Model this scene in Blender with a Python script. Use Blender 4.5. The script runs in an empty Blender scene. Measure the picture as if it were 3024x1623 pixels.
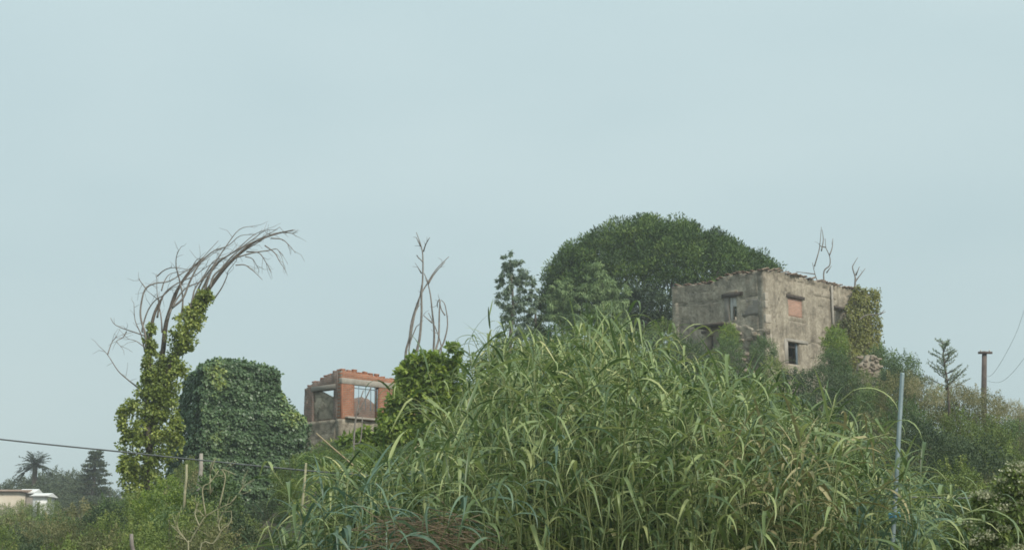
import bpy, math, random
import numpy as np
from mathutils import Matrix, Vector

# ------------------------------------------------------------------ camera, sky, sun, exposure
SC = bpy.context.scene
COL = SC.collection
F = 4800.0                      # focal length in photo pixels
HOR = 1700.0                    # horizon row in photo pixels
EYE = 1.5
PITCH = math.atan((HOR - 811.5) / F)

cam_d = bpy.data.cameras.new('camera')
cam_d.sensor_width = 36.0
cam_d.lens = 36.0 * F / 3024.0
cam_d.clip_start = 0.1
cam_d.clip_end = 5000.0
cam = bpy.data.objects.new('camera', cam_d)
COL.objects.link(cam)
cam.location = (0, 0, EYE)
cam.rotation_euler = (math.pi / 2 + PITCH, 0, 0)
SC.camera = cam

SUN_EL, SUN_AZ = math.radians(42), math.radians(140)   # azimuth clockwise from +Y: behind the camera, to the right
world = bpy.data.worlds.new('World')
SC.world = world
world.use_nodes = True
wn, wl = world.node_tree.nodes, world.node_tree.links
wn.clear()
out = wn.new('ShaderNodeOutputWorld')
bg = wn.new('ShaderNodeBackground'); bg.inputs['Strength'].default_value = 0.1
sky = wn.new('ShaderNodeTexSky'); sky.sky_type = 'NISHITA'; sky.sun_disc = False
sky.sun_elevation = SUN_EL; sky.sun_rotation = SUN_AZ
sky.dust_density = 3.0; sky.air_density = 1.2
tc = wn.new('ShaderNodeTexCoord')
mp = wn.new('ShaderNodeMapping'); mp.inputs['Scale'].default_value = (1.0, 1.0, 2.6)
nz = wn.new('ShaderNodeTexNoise'); nz.inputs['Scale'].default_value = 2.6; nz.inputs['Detail'].default_value = 3.0
nz.inputs['Roughness'].default_value = 0.45
rp = wn.new('ShaderNodeValToRGB')
rp.color_ramp.elements[0].position = 0.3; rp.color_ramp.elements[0].color = (4.95, 6.35, 6.62, 1)
rp.color_ramp.elements[1].position = 0.7; rp.color_ramp.elements[1].color = (5.8, 7.1, 7.25, 1)
sx = wn.new('ShaderNodeSeparateXYZ')
ma = wn.new('ShaderNodeMath'); ma.operation = 'MULTIPLY_ADD'; ma.use_clamp = False
ma.inputs[1].default_value = 0.5; ma.inputs[2].default_value = 0.94
mu = wn.new('ShaderNodeMix'); mu.data_type = 'RGBA'; mu.blend_type = 'MULTIPLY'; mu.inputs[0].default_value = 1.0
mx = wn.new('ShaderNodeMix'); mx.data_type = 'RGBA'; mx.inputs[0].default_value = 0.9
wl.new(tc.outputs['Generated'], mp.inputs['Vector']); wl.new(mp.outputs[0], nz.inputs['Vector'])
wl.new(nz.outputs['Fac'], rp.inputs[0])
wl.new(tc.outputs['Generated'], sx.inputs[0])
mxm = wn.new('ShaderNodeMath'); mxm.operation = 'MAXIMUM'; mxm.inputs[1].default_value = 0.0
wl.new(sx.outputs['Z'], mxm.inputs[0]); wl.new(mxm.outputs[0], ma.inputs[0])
wl.new(rp.outputs[0], mu.inputs[6]); wl.new(ma.outputs[0], mu.inputs[7])
wl.new(sky.outputs[0], mx.inputs[6]); wl.new(mu.outputs[2], mx.inputs[7])
wl.new(mx.outputs[2], bg.inputs['Color']); wl.new(bg.outputs[0], out.inputs[0])

sun_d = bpy.data.lights.new('sun', 'SUN')
sun_d.energy = 3.2; sun_d.angle = math.radians(11); sun_d.color = (1.0, 0.94, 0.84)
sun = bpy.data.objects.new('sun', sun_d); COL.objects.link(sun)
sdir = Vector((math.sin(SUN_AZ) * math.cos(SUN_EL), math.cos(SUN_AZ) * math.cos(SUN_EL), math.sin(SUN_EL)))
sun.rotation_euler = sdir.to_track_quat('Z', 'Y').to_euler()
sun.location = (30, -30, 60)

vs = SC.view_settings
vs.view_transform = 'Standard'; vs.look = 'None'; vs.exposure = 0.0; vs.gamma = 1.0; vs.use_curve_mapping = False
SC.cycles.max_bounces = 6
SC.cycles.diffuse_bounces = 3
SC.cycles.transmission_bounces = 4
SC.cycles.volume_bounces = 1
SC.cycles.use_denoising = True
SC.cycles.filter_width = 1.7

# ------------------------------------------------------------------ helpers
CT, ST = math.cos(PITCH), math.sin(PITCH)
def P(px, py, Y):
    """the point at world depth Y that the photo pixel looks at"""
    u = (px - 1512.0) / F; v = (811.5 - py) / F
    d = np.array([u, CT - v * ST, ST + v * CT])
    return d * (Y / d[1]) + np.array([0, 0, EYE])
def pix(x, y, z):
    z = z - EYE
    f = y * CT + z * ST; up = -y * ST + z * CT
    return 1512 + F * x / f, 811.5 - F * up / f
def topz(py, Y):
    return P(1512, py, Y)[2]
def sstep(a, b, x):
    t = np.clip((x - a) / (b - a), 0, 1); return t * t * (3 - 2 * t)

PY = np.array([-60, 12, 16, 20, 24, 28, 32, 40, 50, 62, 75, 85, 95, 120, 150, 200, 260, 400, 900.])
PZ = np.array([0, 0, -.6, -.2, 1.0, 2.35, 3.4, 4.1, 4.8, 5.9, 7.4, 8.6, 9.0, 8.4, 8.0, 9.5, 9.0, 6.0, 4.0])
def ground(x, y):
    x = np.asarray(x, float); y = np.asarray(y, float)
    h = np.interp(y, PY, PZ)
    u = x / np.maximum(y, 14.0)
    left = sstep(.116, .158, -u) * sstep(16, 24, y) * (1 - sstep(110, 170, y)) * (.8 - .3 * sstep(42, 62, y))
    right = sstep(.2, .3, u) * sstep(16, 24, y) * (.75 - .75 * sstep(42, 66, y))
    h = h * (1 - (left + right) * np.where(h > 0, 1, 0))
    amp = sstep(12, 22, y)
    h = h + amp * 0.12 * (np.sin(x * .9 + y * .37) + np.sin(x * .43 - y * .71 + 1.3) + .6 * np.sin(1.7 * x + 1.1 * y))
    return h
def G(x, y): return float(ground(x, y))

def mesh(name, V, T, tone=None, co=None, smooth=False):
    V = np.asarray(V, np.float32).reshape(-1, 3); T = np.asarray(T, np.int32).reshape(-1, 3)
    me = bpy.data.meshes.new(name)
    me.vertices.add(len(V)); me.vertices.foreach_set('co', V.ravel())
    me.loops.add(T.size); me.loops.foreach_set('vertex_index', T.ravel())
    me.polygons.add(len(T))
    me.polygons.foreach_set('loop_start', np.arange(0, T.size, 3, dtype=np.int32))
    me.polygons.foreach_set('loop_total', np.full(len(T), 3, np.int32))
    if smooth: me.polygons.foreach_set('use_smooth', np.ones(len(T), bool))
    if tone is not None:
        a = me.attributes.new('tone', 'FLOAT', 'POINT'); a.data.foreach_set('value', np.asarray(tone, np.float32).ravel())
    if co is not None:
        a = me.attributes.new('wallco', 'FLOAT_VECTOR', 'POINT'); a.data.foreach_set('vector', np.asarray(co, np.float32).ravel())
    me.update(calc_edges=True)
    return me
def obj(name, me, mat, parent=None, kind=None):
    o = bpy.data.objects.new(name, me); COL.objects.link(o)
    if mat is not None and me is not None and not me.materials: me.materials.append(mat)
    if parent is not None:
        o.parent = parent
        o.matrix_parent_inverse = Matrix.Translation(-Vector(parent.location)) if parent.type == 'EMPTY' and not any(parent.rotation_euler) and tuple(parent.scale) == (1, 1, 1) else parent.matrix_world.inverted()
    if kind: o['kind'] = kind
    return o
def tag(o, label, cat, group=None, kind=None):
    o['label'] = label; o['category'] = cat
    if group: o['group'] = group
    if kind: o['kind'] = kind
    return o
def thing(name, label, cat, loc, group=None):
    o = bpy.data.objects.new(name, None); COL.objects.link(o); o.location = loc; o.empty_display_size = .3
    return tag(o, label, cat, group)

class MB:
    """collects triangles"""
    def __init__(s): s.V = []; s.T = []; s.tone = []; s.n = 0
    def add(s, V, T, tone=0.5):
        V = np.asarray(V, float).reshape(-1, 3); T = np.asarray(T, int).reshape(-1, 3)
        s.V.append(V); s.T.append(T + s.n); s.n += len(V)
        s.tone.append(np.broadcast_to(np.asarray(tone, float), (len(V),)))
        return s
    def quads(s, V, Q, tone=0.5):
        Q = np.asarray(Q, int).reshape(-1, 4)
        return s.add(V, np.concatenate([Q[:, [0, 1, 2]], Q[:, [0, 2, 3]]]), tone)
    def tube(s, pts, r, n=6, tone=0.5, cap=True):
        pts = np.asarray(pts, float); m = len(pts)
        r = np.broadcast_to(np.asarray(r, float), (m,))
        d = np.gradient(pts, axis=0); d /= np.linalg.norm(d, axis=1)[:, None] + 1e-9
        ref = np.array([0, 1, 0.]) if abs(d[0, 1]) < .9 else np.array([1., 0, 0])
        u = np.cross(d, ref); u /= np.linalg.norm(u, axis=1)[:, None] + 1e-9
        w = np.cross(d, u)
        a = np.linspace(0, 2 * np.pi, n, endpoint=False)
        V = pts[:, None] + r[:, None, None] * (np.cos(a)[None, :, None] * u[:, None] + np.sin(a)[None, :, None] * w[:, None])
        i = np.arange(m - 1)[:, None] * n; k = np.arange(n)[None]; k2 = (k + 1) % n
        Q = np.stack([i + k, i + k2, i + n + k2, i + n + k], -1).reshape(-1, 4)
        s.quads(V.reshape(-1, 3), Q, tone)
        if cap:
            base = s.n - m * n
            fan = np.array([[0, j + 1, j] for j in range(1, n - 1)])
            s.T.append(fan + base); s.T.append(fan[:, ::-1] + base + (m - 1) * n)
        return s
    def box(s, c, size, rot=None, tone=0.5):
        v = np.array([[x, y, z] for x in (-.5, .5) for y in (-.5, .5) for z in (-.5, .5)]) * np.asarray(size, float)
        if rot is not None: v = v @ np.asarray(rot).T
        q = [[0, 1, 3, 2], [4, 6, 7, 5], [0, 4, 5, 1], [2, 3, 7, 6], [0, 2, 6, 4], [1, 5, 7, 3]]
        return s.quads(v + np.asarray(c, float), q, tone)
    def mesh(s, name, smooth=False):
        return mesh(name, np.concatenate(s.V), np.concatenate(s.T), np.concatenate(s.tone), smooth=smooth)
def smooth_path(pts, k=4):
    """Catmull-Rom resampling of a polyline"""
    p = np.asarray(pts, float)
    if len(p) < 3: return p
    q = np.vstack([2 * p[0] - p[1], p, 2 * p[-1] - p[-2]])
    o = []
    for i in range(1, len(q) - 2):
        for t in np.linspace(0, 1, k, endpoint=False):
            a, b, c, d = q[i - 1:i + 3]
            o.append(.5 * (2 * b + (c - a) * t + (2 * a - 5 * b + 4 * c - d) * t * t + (3 * b - a - 3 * c + d) * t ** 3))
    o.append(q[-2]); return np.array(o)
def norm(v): return v / (np.linalg.norm(v, axis=-1, keepdims=True) + 1e-9)

def leaf_tris(c, ax, nr, L, W, tone):
    """folded two-triangle leaves: base at c, tip along ax, facing nr"""
    n = len(c); sd = norm(np.cross(ax, nr)); nr = np.cross(sd, ax)
    L = np.broadcast_to(L, (n,))[:, None]; W = np.broadcast_to(W, (n,))[:, None]
    mid = c + ax * L * .45 - nr * W * .12
    V = np.stack([c, mid + sd * W * .5 + nr * W * .2, c + ax * L, mid - sd * W * .5 + nr * W * .2], 1).reshape(-1, 3)
    b = np.arange(n)[:, None] * 4
    T = np.concatenate([b + [0, 1, 2], b + [0, 2, 3]])
    return V, T, np.repeat(tone, 4)
def clumps(rng, C, R, per, L, asp, droop=0.2, out=0.7, up=0.0, tone_var=.25, squash=.8, ctone=None):
    """clusters of leaves: centres C, radii R"""
    C = np.asarray(C, float); K = len(C); R = np.broadcast_to(R, (K,))
    ct = rng.uniform(.5 - tone_var, .5 + tone_var, K) if ctone is None else np.asarray(ctone)
    idx = np.repeat(np.arange(K), per)
    d = norm(rng.normal(size=(len(idx), 3)))
    rr = rng.uniform(.15, 1, len(idx)) ** .5
    pos = C[idx] + d * (R[idx] * rr)[:, None] * np.array([1, 1, squash])
    ax = norm(d * out + rng.normal(size=d.shape) * .55 + np.array([0, 0, up - droop]))
    nr = norm(d * .6 + rng.normal(size=d.shape) * .5 + np.array([0, 0, .5]))
    tone = np.clip(ct[idx] + rng.normal(0, .13, len(idx)), 0, 1)
    ll = L * rng.uniform(.65, 1.3, len(idx))
    return leaf_tris(pos, ax, nr, ll, ll * asp, tone)
def ivy(rng, pts, nrm, L, asp=.85, tone=None, hang=.9, lift=.05):
    n = len(pts)
    ax = norm(nrm * .35 + np.array([0, 0, -hang]) + rng.normal(size=(n, 3)) * .45)
    nr = norm(nrm + rng.normal(size=(n, 3)) * .35 + np.array([0, 0, .25]))
    ll = L * rng.uniform(.6, 1.35, n)
    pos = pts + nrm * rng.uniform(0, lift, n)[:, None]
    if tone is None: tone = np.clip(.5 + rng.normal(0, .17, n), 0, 1)
    return leaf_tris(pos, ax, nr, ll, ll * asp, tone)
def vnoise(p, seed=0):
    """cheap smooth 3-D value noise in -1..1 built of sines"""
    p = np.asarray(p, float); s = seed * 1.37
    return (np.sin(p[..., 0] * 1.7 + 1.3 * p[..., 1] + s) + np.sin(p[..., 1] * 2.1 - p[..., 2] * 1.5 + 2 * s) + np.sin(p[..., 2] * 1.9 + p[..., 0] * 1.1 - s)
            + .6 * np.sin(3.7 * p[..., 0] - 2.9 * p[..., 2] + 3 * s) + .6 * np.sin(4.1 * p[..., 2] + 3.3 * p[..., 1] + s)) / 4.2

# ------------------------------------------------------------------ materials
def new_mat(name):
    m = bpy.data.materials.new(name); m.use_nodes = True
    return m, m.node_tree.nodes, m.node_tree.links, m.node_tree.nodes['Principled BSDF']
def ramp(nodes, stops):
    r = nodes.new('ShaderNodeValToRGB'); cr = r.color_ramp
    while len(cr.elements) < len(stops): cr.elements.new(.5)
    for e, (p, c) in zip(cr.elements, stops): e.position = p; e.color = (*c, 1)
    return r
def leaf_mat(name, stops, trans=.35, rough=.5, spec=.4, use_random=0.0, tval=1.0):
    m, n, l, b = new_mat(name)
    at = n.new('ShaderNodeAttribute'); at.attribute_name = 'tone'
    oi = n.new('ShaderNodeObjectInfo')
    ad = n.new('ShaderNodeMath'); ad.operation = 'MULTIPLY_ADD'; ad.inputs[1].default_value = use_random
    sb = n.new('ShaderNodeMath'); sb.operation = 'SUBTRACT'; sb.inputs[1].default_value = .5
    l.new(oi.outputs['Random'], sb.inputs[0]); l.new(sb.outputs[0], ad.inputs[0]); l.new(at.outputs['Fac'], ad.inputs[2])
    r = ramp(n, stops); l.new(ad.outputs[0], r.inputs[0]); l.new(r.outputs[0], b.inputs['Base Color'])
    b.inputs['Roughness'].default_value = rough; b.inputs['Specular IOR Level'].default_value = spec
    tr = n.new('ShaderNodeBsdfTranslucent'); mixs = n.new('ShaderNodeMixShader'); mixs.inputs[0].default_value = trans
    hs = n.new('ShaderNodeHueSaturation'); hs.inputs['Saturation'].default_value = 1.15; hs.inputs['Value'].default_value = tval
    l.new(r.outputs[0], hs.inputs['Color']); l.new(hs.outputs[0], tr.inputs['Color'])
    l.new(b.outputs[0], mixs.inputs[1]); l.new(tr.outputs[0], mixs.inputs[2])
    l.new(mixs.outputs[0], n['Material Output'].inputs[0])
    return m
def rough_mat(name, stops, scale=3.0, rough=.9, bump=.3, detail=6, metallic=0.0, scale2=None, spec=.3):
    m, n, l, b = new_mat(name)
    t = n.new('ShaderNodeTexCoord'); z = n.new('ShaderNodeTexNoise'); z.inputs['Scale'].default_value = scale; z.inputs['Detail'].default_value = detail
    z.inputs['Roughness'].default_value = .65
    l.new(t.outputs['Object'], z.inputs['Vector'])
    r = ramp(n, stops); l.new(z.outputs['Fac'], r.inputs[0]); l.new(r.outputs[0], b.inputs['Base Color'])
    b.inputs['Roughness'].default_value = rough; b.inputs['Metallic'].default_value = metallic; b.inputs['Specular IOR Level'].default_value = spec
    if bump:
        z2 = n.new('ShaderNodeTexNoise'); z2.inputs['Scale'].default_value = scale2 or scale * 5; z2.inputs['Detail'].default_value = 5
        l.new(t.outputs['Object'], z2.inputs['Vector'])
        bp = n.new('ShaderNodeBump'); bp.inputs['Strength'].default_value = bump; bp.inputs['Distance'].default_value = .03
        l.new(z2.outputs['Fac'], bp.inputs['Height']); l.new(bp.outputs[0], b.inputs['Normal'])
    return m
def plaster_mat(name, pale, mid, dark, stone):
    """old lime render: big stains, fine mottling, bare stone where the render has fallen (tone < .5)"""
    m, n, l, b = new_mat(name)
    t = n.new('ShaderNodeTexCoord')
    def noise(s, d=5, rough=.6, dist=0.0):
        z = n.new('ShaderNodeTexNoise'); z.inputs['Scale'].default_value = s; z.inputs['Detail'].default_value = d
        z.inputs['Roughness'].default_value = rough; z.inputs['Distortion'].default_value = dist
        l.new(t.outputs['Object'], z.inputs['Vector']); return z
    r1 = ramp(n, [(.33, dark), (.5, mid), (.68, pale)]); l.new(noise(.9, 8, .7, .4).outputs['Fac'], r1.inputs[0])
    r2 = ramp(n, [(.3, (.62, .6, .57)), (.7, (1.18, 1.15, 1.1))]); l.new(noise(7, 6, .7).outputs['Fac'], r2.inputs[0])
    mm = n.new('ShaderNodeMix'); mm.data_type = 'RGBA'; mm.blend_type = 'MULTIPLY'; mm.inputs[0].default_value = 1
    l.new(r1.outputs[0], mm.inputs[6]); l.new(r2.outputs[0], mm.inputs[7])
    # vertical run-off streaks
    mpp = n.new('ShaderNodeMapping'); mpp.inputs['Scale'].default_value = (2.2, 2.2, .22); l.new(t.outputs['Object'], mpp.inputs[0])
    zs = n.new('ShaderNodeTexNoise'); zs.inputs['Scale'].default_value = 1.6; zs.inputs['Detail'].default_value = 4; l.new(mpp.outputs[0], zs.inputs['Vector'])
    r3 = ramp(n, [(.35, (.7, .68, .65)), (.6, (1.05, 1.04, 1.02))]); l.new(zs.outputs['Fac'], r3.inputs[0])
    m2 = n.new('ShaderNodeMix'); m2.data_type = 'RGBA'; m2.blend_type = 'MULTIPLY'; m2.inputs[0].default_value = .8
    l.new(mm.outputs[2], m2.inputs[6]); l.new(r3.outputs[0], m2.inputs[7])
    # bare stone
    vo = n.new('ShaderNodeTexVoronoi'); vo.inputs['Scale'].default_value = 3.4; l.new(t.outputs['Object'], vo.inputs['Vector'])
    rs = ramp(n, [(0, tuple(c * 1.15 for c in stone)), (.5, stone), (.8, tuple(c * .55 for c in stone))]); l.new(vo.outputs['Distance'], rs.inputs[0])
    at = n.new('ShaderNodeAttribute'); at.attribute_name = 'tone'
    zz = noise(4, 5, .7); ad = n.new('ShaderNodeMath'); ad.operation = 'MULTIPLY_ADD'; ad.inputs[1].default_value = .5; l.new(zz.outputs['Fac'], ad.inputs[0]); l.new(at.outputs['Fac'], ad.inputs[2])
    rm = ramp(n, [(.66, (0, 0, 0)), (.76, (1, 1, 1))]); l.new(ad.outputs[0], rm.inputs[0])
    m3 = n.new('ShaderNodeMix'); m3.data_type = 'RGBA'
    l.new(rm.outputs[0], m3.inputs[0]); l.new(rs.outputs[0], m3.inputs[6]); l.new(m2.outputs[2], m3.inputs[7])
    l.new(m3.outputs[2], b.inputs['Base Color'])
    b.inputs['Roughness'].default_value = .93; b.inputs['Specular IOR Level'].default_value = .2
    hb = n.new('ShaderNodeMath'); hb.operation = 'ADD'; l.new(noise(12, 6, .7).outputs['Fac'], hb.inputs[0]); l.new(rm.outputs[0], hb.inputs[1])
    bp = n.new('ShaderNodeBump'); bp.inputs['Strength'].default_value = .6; bp.inputs['Distance'].default_value = .05
    l.new(hb.outputs[0], bp.inputs['Height']); l.new(bp.outputs[0], b.inputs['Normal'])
    return m
def brick_mat(name, c1, c2, mortar, stain=.5):
    m, n, l, b = new_mat(name)
    at = n.new('ShaderNodeAttribute'); at.attribute_name = 'wallco'
    br = n.new('ShaderNodeTexBrick'); br.inputs['Scale'].default_value = 1.0
    br.inputs['Brick Width'].default_value = .26; br.inputs['Row Height'].default_value = .085; br.inputs['Mortar Size'].default_value = .012
    br.inputs['Color1'].default_value = (*c1, 1); br.inputs['Color2'].default_value = (*c2, 1); br.inputs['Mortar'].default_value = (*mortar, 1)
    l.new(at.outputs['Vector'], br.inputs['Vector'])
    t = n.new('ShaderNodeTexCoord'); z = n.new('ShaderNodeTexNoise'); z.inputs['Scale'].default_value = 1.6; z.inputs['Detail'].default_value = 7
    z.inputs['Roughness'].default_value = .7
    l.new(t.outputs['Object'], z.inputs['Vector'])
    r = ramp(n, [(.33, (.5, .5, .52)), (.6, (1.1, 1.08, 1.05))]); l.new(z.outputs['Fac'], r.inputs[0])
    mm = n.new('ShaderNodeMix'); mm.data_type = 'RGBA'; mm.blend_type = 'MULTIPLY'; mm.inputs[0].default_value = stain
    l.new(br.outputs['Color'], mm.inputs[6]); l.new(r.outputs[0], mm.inputs[7]); l.new(mm.outputs[2], b.inputs['Base Color'])
    b.inputs['Roughness'].default_value = .92; b.inputs['Specular IOR Level'].default_value = .2
    bp = n.new('ShaderNodeBump'); bp.inputs['Strength'].default_value = .7; bp.inputs['Distance'].default_value = .012; bp.invert = True
    l.new(br.outputs['Fac'], bp.inputs['Height']); l.new(bp.outputs[0], b.inputs['Normal'])
    return m

M = {}
REED = [(0, (.05, .085, .032)), (.3, (.125, .185, .072)), (.55, (.225, .295, .115)), (.8, (.36, .42, .17)), (1, (.52, .5, .23))]
M['reed'] = leaf_mat('reed_leaf', REED, .3, .42, .5, .75)
M['reed_mass'] = leaf_mat('reed_leaf_mass', REED, .3, .42, .5, 0)
M['reed_blue'] = leaf_mat('reed_leaf_blue', [(0, (.05, .10, .07)), (.5, (.13, .21, .14)), (1, (.24, .33, .2))], .3, .42, .5, .6)
M['culm'] = rough_mat('reed_culm', [(.3, (.12, .16, .06)), (.7, (.28, .30, .13))], 3, .6, .1)
M['dry_leaf'] = leaf_mat('dry_leaf', [(0, (.2, .18, .085)), (.5, (.34, .31, .16)), (1, (.46, .41, .24))], .2, .7, .2, .6)
M['olive'] = leaf_mat('olive_leaf', [(0, (0.065, 0.099, 0.029)), (.4, (0.150, 0.206, 0.059)), (.75, (0.244, 0.304, 0.088)), (1, (0.375, 0.392, 0.125))], .3, .6, .3, .3)
M['bush'] = leaf_mat('bush_leaf', [(0, (0.048, 0.083, 0.033)), (.45, (0.110, 0.175, 0.063)), (.8, (0.180, 0.256, 0.090)), (1, (0.267, 0.331, 0.112))], .3, .55, .35, .3)
M['dark'] = leaf_mat('dark_leaf', [(0, (0.029, 0.052, 0.029)), (.5, (0.072, 0.109, 0.052)), (1, (0.145, 0.189, 0.087))], .25, .6, .3, .3)
M['khaki'] = leaf_mat('khaki_leaf', [(0, (0.070, 0.077, 0.035)), (.4, (0.140, 0.154, 0.070)), (.75, (0.224, 0.231, 0.105)), (1, (0.378, 0.329, 0.168))], .25, .65, .25, .3)
M['bright'] = leaf_mat('bright_leaf', [(0, (0.082, 0.131, 0.026)), (.4, (0.184, 0.263, 0.059)), (.75, (0.299, 0.394, 0.085)), (1, (0.450, 0.493, 0.118))], .4, .45, .45, .1)
M['ivy_tree'] = leaf_mat('ivy_leaf_pale', [(0, (0.095, 0.136, 0.033)), (.4, (0.236, 0.297, 0.075)), (.75, (0.425, 0.479, 0.118)), (1, (0.661, 0.661, 0.184))], .35, .4, .5)
M['ivy_dark'] = leaf_mat('ivy_leaf_dark', [(0, (0.040, 0.078, 0.036)), (.45, (0.098, 0.164, 0.075)), (.8, (0.158, 0.241, 0.105)), (1, (0.299, 0.362, 0.090))], .22, .42, .5)
M['ivy_gold'] = leaf_mat('ivy_leaf_gold', [(0, (0.084, 0.096, 0.024)), (.5, (0.216, 0.228, 0.060)), (1, (0.360, 0.348, 0.096))], .35, .45, .4)
M['pine'] = leaf_mat('pine_needle', [(0, (0.026, 0.053, 0.014)), (.45, (0.066, 0.120, 0.029)), (.8, (0.116, 0.183, 0.043)), (1, (0.174, 0.239, 0.060))], .15, .6, .25)
M['euc'] = leaf_mat('eucalyptus_leaf', [(0, (0.069, 0.110, 0.069)), (.5, (0.170, 0.231, 0.149)), (1, (0.343, 0.411, 0.287))], .25, .5, .4)
M['weep'] = leaf_mat('weeping_leaf', [(0, (0.095, 0.146, 0.061)), (.5, (0.221, 0.304, 0.133)), (1, (0.360, 0.461, 0.204))], .25, .55, .3)
M['far'] = leaf_mat('far_leaf', [(0, (0.045, 0.063, 0.039)), (.5, (0.090, 0.117, 0.068)), (1, (0.150, 0.173, 0.090))], .2, .7, .2, .2)
M['flower'] = leaf_mat('cream_flower', [(0, (.28, .3, .17)), (1, (.55, .54, .38))], .3, .7, .2)
M['bark'] = rough_mat('bark', [(.3, (.07, .055, .045)), (.7, (.17, .145, .12))], 8, .9, .5)
M['dead'] = rough_mat('dead_wood', [(.3, (.14, .12, .105)), (.7, (.30, .27, .24))], 6, .85, .3)
M['pale_wood'] = rough_mat('pale_wood', [(.3, (.24, .22, .13)), (.7, (.42, .40, .26))], 6, .8, .2)
M['dry_cane'] = rough_mat('dry_cane', [(.3, (.22, .17, .10)), (.7, (.45, .37, .24))], 5, .8, .2)
M['heap_cane'] = rough_mat('heap_cane', [(.3, (.11, .08, .05)), (.7, (.27, .205, .135))], 3, .85, .2)
M['soil'] = rough_mat('soil', [(.3, (.045, .05, .025)), (.55, (.09, .08, .045)), (.75, (.20, .155, .09))], .5, .95, .6, 8, scale2=6)
M['asphalt'] = rough_mat('asphalt', [(.3, (.04, .04, .042)), (.7, (.065, .064, .062))], 4, .9, .4, scale2=60)
M['plaster'] = plaster_mat('old_plaster', (.51, .465, .385), (.37, .335, .28), (.21, .19, .16), (.31, .27, .21))
M['quoin'] = rough_mat('quoin_render', [(.3, (.33, .29, .235)), (.7, (.5, .44, .36))], 3, .92, .5)
M['cement'] = rough_mat('cement', [(.3, (.2, .18, .155)), (.7, (.27, .245, .21))], 2.5, .92, .4)
M['stone'] = rough_mat('rubble_stone', [(.3, (.22, .18, .14)), (.7, (.42, .35, .27))], 2.2, .93, .7)
M['concrete'] = rough_mat('concrete', [(.3, (.26, .235, .2)), (.7, (.40, .365, .315))], 2.5, .92, .4)
M['brick'] = brick_mat('brick_wall', (.40, .155, .085), (.31, .125, .07), (.30, .24, .19))
M['brick_old'] = brick_mat('brick_wall_old', (.20, .15, .125), (.26, .165, .13), (.25, .225, .2), .8)
M['brick_infill'] = brick_mat('brick_infill', (.48, .26, .19), (.42, .23, .165), (.42, .34, .28), .35)
M['loose_brick'] = rough_mat('loose_brick', [(.3, (.22, .10, .065)), (.7, (.38, .17, .10))], 5, .92, .3)
M['tile'] = rough_mat('terracotta', [(.3, (.2, .14, .105)), (.5, (.30, .21, .16)), (.7, (.38, .33, .28))], 3, .9, .3)
M['old_wood'] = rough_mat('old_timber', [(.3, (.045, .036, .03)), (.7, (.11, .09, .075))], 5, .85, .4)
M['white_frame'] = rough_mat('white_frame', [(.3, (.42, .42, .40)), (.7, (.62, .61, .58))], 4, .7, .1)
M['blue_iron'] = rough_mat('painted_iron', [(.3, (.10, .14, .18)), (.7, (.2, .25, .29))], 6, .6, .1)
M['steel'] = rough_mat('galvanised_steel', [(.3, (.2, .26, .27)), (.7, (.29, .35, .36))], 8, .45, .1, metallic=.35, spec=.5)
M['blue_tie'] = rough_mat('blue_cord', [(.3, (.10, .33, .48)), (.7, (.22, .48, .62))], 12, .6, .2)
M['cable'] = rough_mat('cable', [(.3, (.09, .1, .1)), (.7, (.13, .14, .14))], 4, .6, 0)
M['pole_wood'] = rough_mat('pole_wood', [(.3, (.07, .055, .05)), (.7, (.15, .12, .105))], 4, .85, .3)
M['beige'] = rough_mat('beige_wall', [(.3, (.46, .40, .32)), (.7, (.6, .54, .44))], .8, .9, .1)
M['white_sheet'] = rough_mat('white_sheet', [(.3, (.6, .6, .58)), (.7, (.8, .8, .78))], .8, .6, .1)
M['white_metal'] = M['white_sheet']

# ------------------------------------------------------------------ ground
gx = np.concatenate([np.arange(-620, -60, 28.), np.arange(-60, -24, 3.), np.arange(-24, 30, .9), np.arange(30, 60, 3.), np.arange(60, 621, 28.)])
gy = np.concatenate([np.arange(-60, 9, 6.), np.arange(9, 100, .9), np.arange(100, 300, 6.), np.arange(300, 901, 30.)])
X, Yg = np.meshgrid(gx, gy)
Z = ground(X, Yg)
V = np.stack([X, Yg, Z], -1).reshape(-1, 3)
i = np.arange(len(gy) - 1)[:, None] * len(gx) + np.arange(len(gx) - 1)[None]
Q = np.stack([i, i + 1, i + 1 + len(gx), i + len(gx)], -1).reshape(-1, 4)
o = obj('ground', mesh('ground', V, np.concatenate([Q[:, :3], Q[:, [0, 2, 3]]]), smooth=True), M['soil'])
o['kind'] = 'structure'; o['label'] = 'brown and weedy ground of the hillside'
mb = MB(); mb.box((0, 2, .004 - .05), (240, 9, .11))
o = obj('road', mb.mesh('road'), M['asphalt']); o['kind'] = 'structure'; o['label'] = 'asphalt road at the foot of the hill'

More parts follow.
